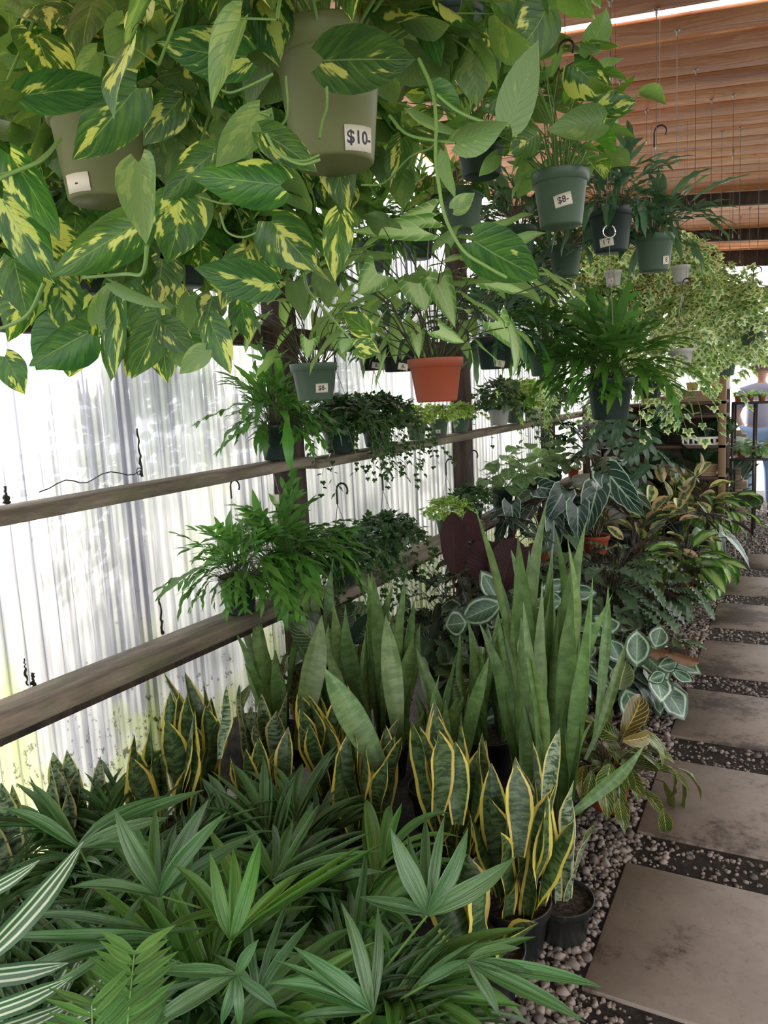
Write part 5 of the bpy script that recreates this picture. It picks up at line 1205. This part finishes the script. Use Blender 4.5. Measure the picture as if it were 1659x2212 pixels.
o = thing('white_box', 'white box on the paper stack at the right of the shelf', 'box', (at_top(1563, zz)-.02, YS+.2, zz+.0005))
link('box_body', mesh('box_body', box(-.06, .06, -.08, .08, 0, .10, .004), 'white', False), o); link('lid', mesh('lid', box(-.064, .064, -.084, .084, .101, .112, .003), 'white', False), o)
o = thing('seedling_tray', 'white tray with upright dividers holding small dark pots on the middle shelf', 'tray', (at_top(1512, 0), YS+.1, zt[1]+.001))
link('tray', mesh('tray', join([box(-.16, .16, -.09, .09, 0, .01), box(-.16, .16, -.092, -.085, .055, .075)]+[box(-.155+.045*k, -.135+.045*k, -.092, -.087, .01, .055) for k in range(7)]), 'white', False), o)
for k in range(4): link('cell_pot', mesh('cell_pot', lathe([(.02, .012), (.032, .07), (.033, .075), (.028, .074), (.02, .03)], 10), 'bpot'), o, Matrix.Translation((-.11+.075*k, 0, 0)))
put_leaves(o, 'leaf', [(rs.choice(LEAVES['dkrub']), frame(Vector((rs.uniform(-.15, .15), rs.uniform(-.06, .06), .08)), sph(rs.uniform(0, 6.28), rs.uniform(.3, 1.4)), ZUP, rs.uniform(.06, .12))) for _ in range(60)])
for k, (u, lb) in enumerate(((1425, 'dark leafy plant on the middle shelf, left one'), (1550, 'dark leafy plant on the middle shelf by the tan post'))):
    o = thing('shelf_plant', lb, 'plant', (at_top(u, 0), YS+.22, zt[1]), 0, 'plants inside the shelf unit'); pot(o, .06, .10, 'bpot'); mound(o, 'divy', 140, (0, 0, .15), (.14, .1, .11), (.05, .08), 500+k, 80)
# tiered table of seedlings on the right
YT = 8.1
xl, xr = pxx(1575, 900, YT).x, pxx(1700, 900, YT).x
o = thing('plant_table', 'dark metal two tier table with small seedling pots at the right edge', 'table', ((xl+xr)/2, YT+.2, 0)); ox = (xl+xr)/2
t1, t2 = pxx(1600, 868, YT).z, pxx(1600, 990, YT).z
for z, nm in ((t1, 'upper_shelf'), (t2, 'lower_shelf')): link(nm, mesh(nm, box(xl-ox if nm == 'lower_shelf' else xl-ox+.02, xr-ox, -.2, .2, z-.025, z, .003), 'metal', False), o)
for sx_ in (xl-ox+.03, xl-ox+.22, xr-ox-.03):
    for sy in (-.17, .17): link('leg', mesh('leg', box(sx_-.012, sx_+.012, sy-.012, sy+.012, 0, t1-.02), 'metal', False), o)
for k, (u, z, lb) in enumerate(((1592, t1, 'small terracotta seedling pot on the upper tier, left'), (1618, t1, 'small terracotta seedling pot on the upper tier, middle'), (1644, t1, 'small terracotta seedling pot on the upper tier, right'), (1600, t2, 'leafy seedling pot on the lower tier, left'), (1640, t2, 'leafy seedling pot on the lower tier, right'))):
    q = thing('seedling_pot', lb, 'plant', (pxx(u, 900, YT).x, YT+.12, z), 0, 'seedlings on the tiered table'); pot(q, .036, .055, 'tpot' if k < 3 or k == 3 else 'dgpot')
    rosette(q, 'prayer' if k > 2 else 'neon', 16 if k < 3 else 30, .05, (.01, .04) if k < 3 else (.03, .12), (.3, 1.4), (.03, .05) if k < 3 else (.06, .10), seed=510+k)
q = stack(1570, 1598, t2, 26, .0165, YT+.18, 'tall rough stack of burlap sacks behind the tiered table', 'burlap', .035, 'burlap_stack', .14); q.location.y = YT+.75; q.location.z = 0.0
for ch in q.children: pass
q.scale = (1.3, 1, 2.3)
# person at the far right, seen from behind, leaning
MAT['shirt'] = mat('grey_blue_tshirt', (.30, .32, .42), .85)
MAT['jeans'] = mat('light_blue_jeans', (.22, .36, .58), .85)
MAT['skin'] = mat('skin', (.52, .30, .22), .55)
MAT['hair'] = mat('brown_hair', (.10, .055, .035), .7)
YP = 9.3
px0 = pxx(1642, 860, YP).x
pe = thing('person', 'person in a grey blue shirt and light blue jeans bending over behind the tiered table', 'person', (px0, YP, 0))
def skin(name, pts, edges, rad, m, parent, root=0):
    me = bpy.data.meshes.new(name); me.from_pydata(pts, edges, []); o = bpy.data.objects.new(name, me); COL.objects.link(o)
    md = o.modifiers.new('s', 'SKIN'); sv = me.skin_vertices[0].data
    for i, r_ in enumerate(rad): sv[i].radius = (r_, r_) if not isinstance(r_, tuple) else r_
    sv[root].use_root = True
    sb = o.modifiers.new('d', 'SUBSURF'); sb.levels = 2; sb.render_levels = 2
    dg = bpy.context.evaluated_depsgraph_get(); m2 = bpy.data.meshes.new_from_object(o.evaluated_get(dg)); m2.name = name
    bpy.data.objects.remove(o); m2.materials.clear(); m2.materials.append(MAT[m])
    for p in m2.polygons: p.use_smooth = True; p.material_index = 0
    return link(name, m2, parent)
# body: one continuous figure (hips, spine, head, arms, legs, hands)
J = [(0, 0, .93), (0, .06, 1.10), (.0, .16, 1.28), (0, .22, 1.40), (0, .27, 1.50), (0, .31, 1.60), (0, .32, 1.68),
     (-.17, .19, 1.37), (-.25, .24, 1.12), (-.20, .44, .98), (-.18, .50, .95), (.17, .19, 1.37), (.25, .26, 1.12), (.20, .46, 1.0), (.18, .52, .97),
     (-.10, 0, .90), (-.12, .05, .50), (-.13, -.02, .09), (-.14, .12, .03), (.10, 0, .90), (.12, .06, .50), (.13, -.02, .09), (.14, .12, .03)]
Ed = [(0, 1), (1, 2), (2, 3), (3, 4), (4, 5), (5, 6), (3, 7), (7, 8), (8, 9), (9, 10), (3, 11), (11, 12), (12, 13), (13, 14), (0, 15), (15, 16), (16, 17), (17, 18), (0, 19), (19, 20), (20, 21), (21, 22)]
Rd = [(.13, .10), (.12, .09), (.12, .08), (.07, .05), .042, .085, .08, .065, .045, .034, .03, .065, .045, .034, .03, .095, .065, .045, .04, .095, .065, .045, .04]
bd = skin('body', J, Ed, Rd, 'skin', pe)
Rs = [(.175, .14), (.165, .13), (.172, .122), (.15, .115), .072, .078, .06, .078, .06]
skin('shirt', [J[0], J[1], J[2], J[3], (0, .245, 1.45), J[7], (-.23, .225, 1.18), J[11], (.23, .24, 1.18)], [(0, 1), (1, 2), (2, 3), (3, 4), (3, 5), (5, 6), (3, 7), (7, 8)], Rs, 'shirt', pe)
skin('jeans', [(0, 0, .95), J[15], J[16], (-.13, -.02, .13), J[19], J[20], (.13, -.02, .13)], [(0, 1), (1, 2), (2, 3), (0, 4), (4, 5), (5, 6)], [(.165, .135), .112, .08, .065, .112, .08, .065], 'jeans', pe)
skin('hair', [(0, .285, 1.60), (0, .30, 1.67), (0, .31, 1.72)], [(0, 1), (1, 2)], [.075, .092, .07], 'hair', pe, 1)
for s in (-1, 1):
    skin('shoe', [(s*.13, -.06, .05), (s*.135, .05, .045), (s*.145, .17, .035)], [(0, 1), (1, 2)], [.048, .05, .038], 'hook', pe, 1)
    for k in range(5):
        hx = s*(.18+(-.03+.015*k)); skin('finger', [(hx, .53 if s > 0 else .51, .965 if s > 0 else .945), (hx-s*.004, .56, .95), (hx-s*.006, .585-.008*abs(k-2), .93)], [(0, 1), (1, 2)], [.011, .010, .008], 'skin', pe)
# bare soil mound against the wall by the snake plants
o = thing('soil_heap', 'dark heap of bare soil against the wall behind the banded snake plants', 'soil', (-2.02, 2.42, 0), 0)
link('heap', mesh('heap', lathe([(.26, -.01), (.21, .06), (.15, .13), (.08, .18), (.001, .20)], 18), 'earth'), o)
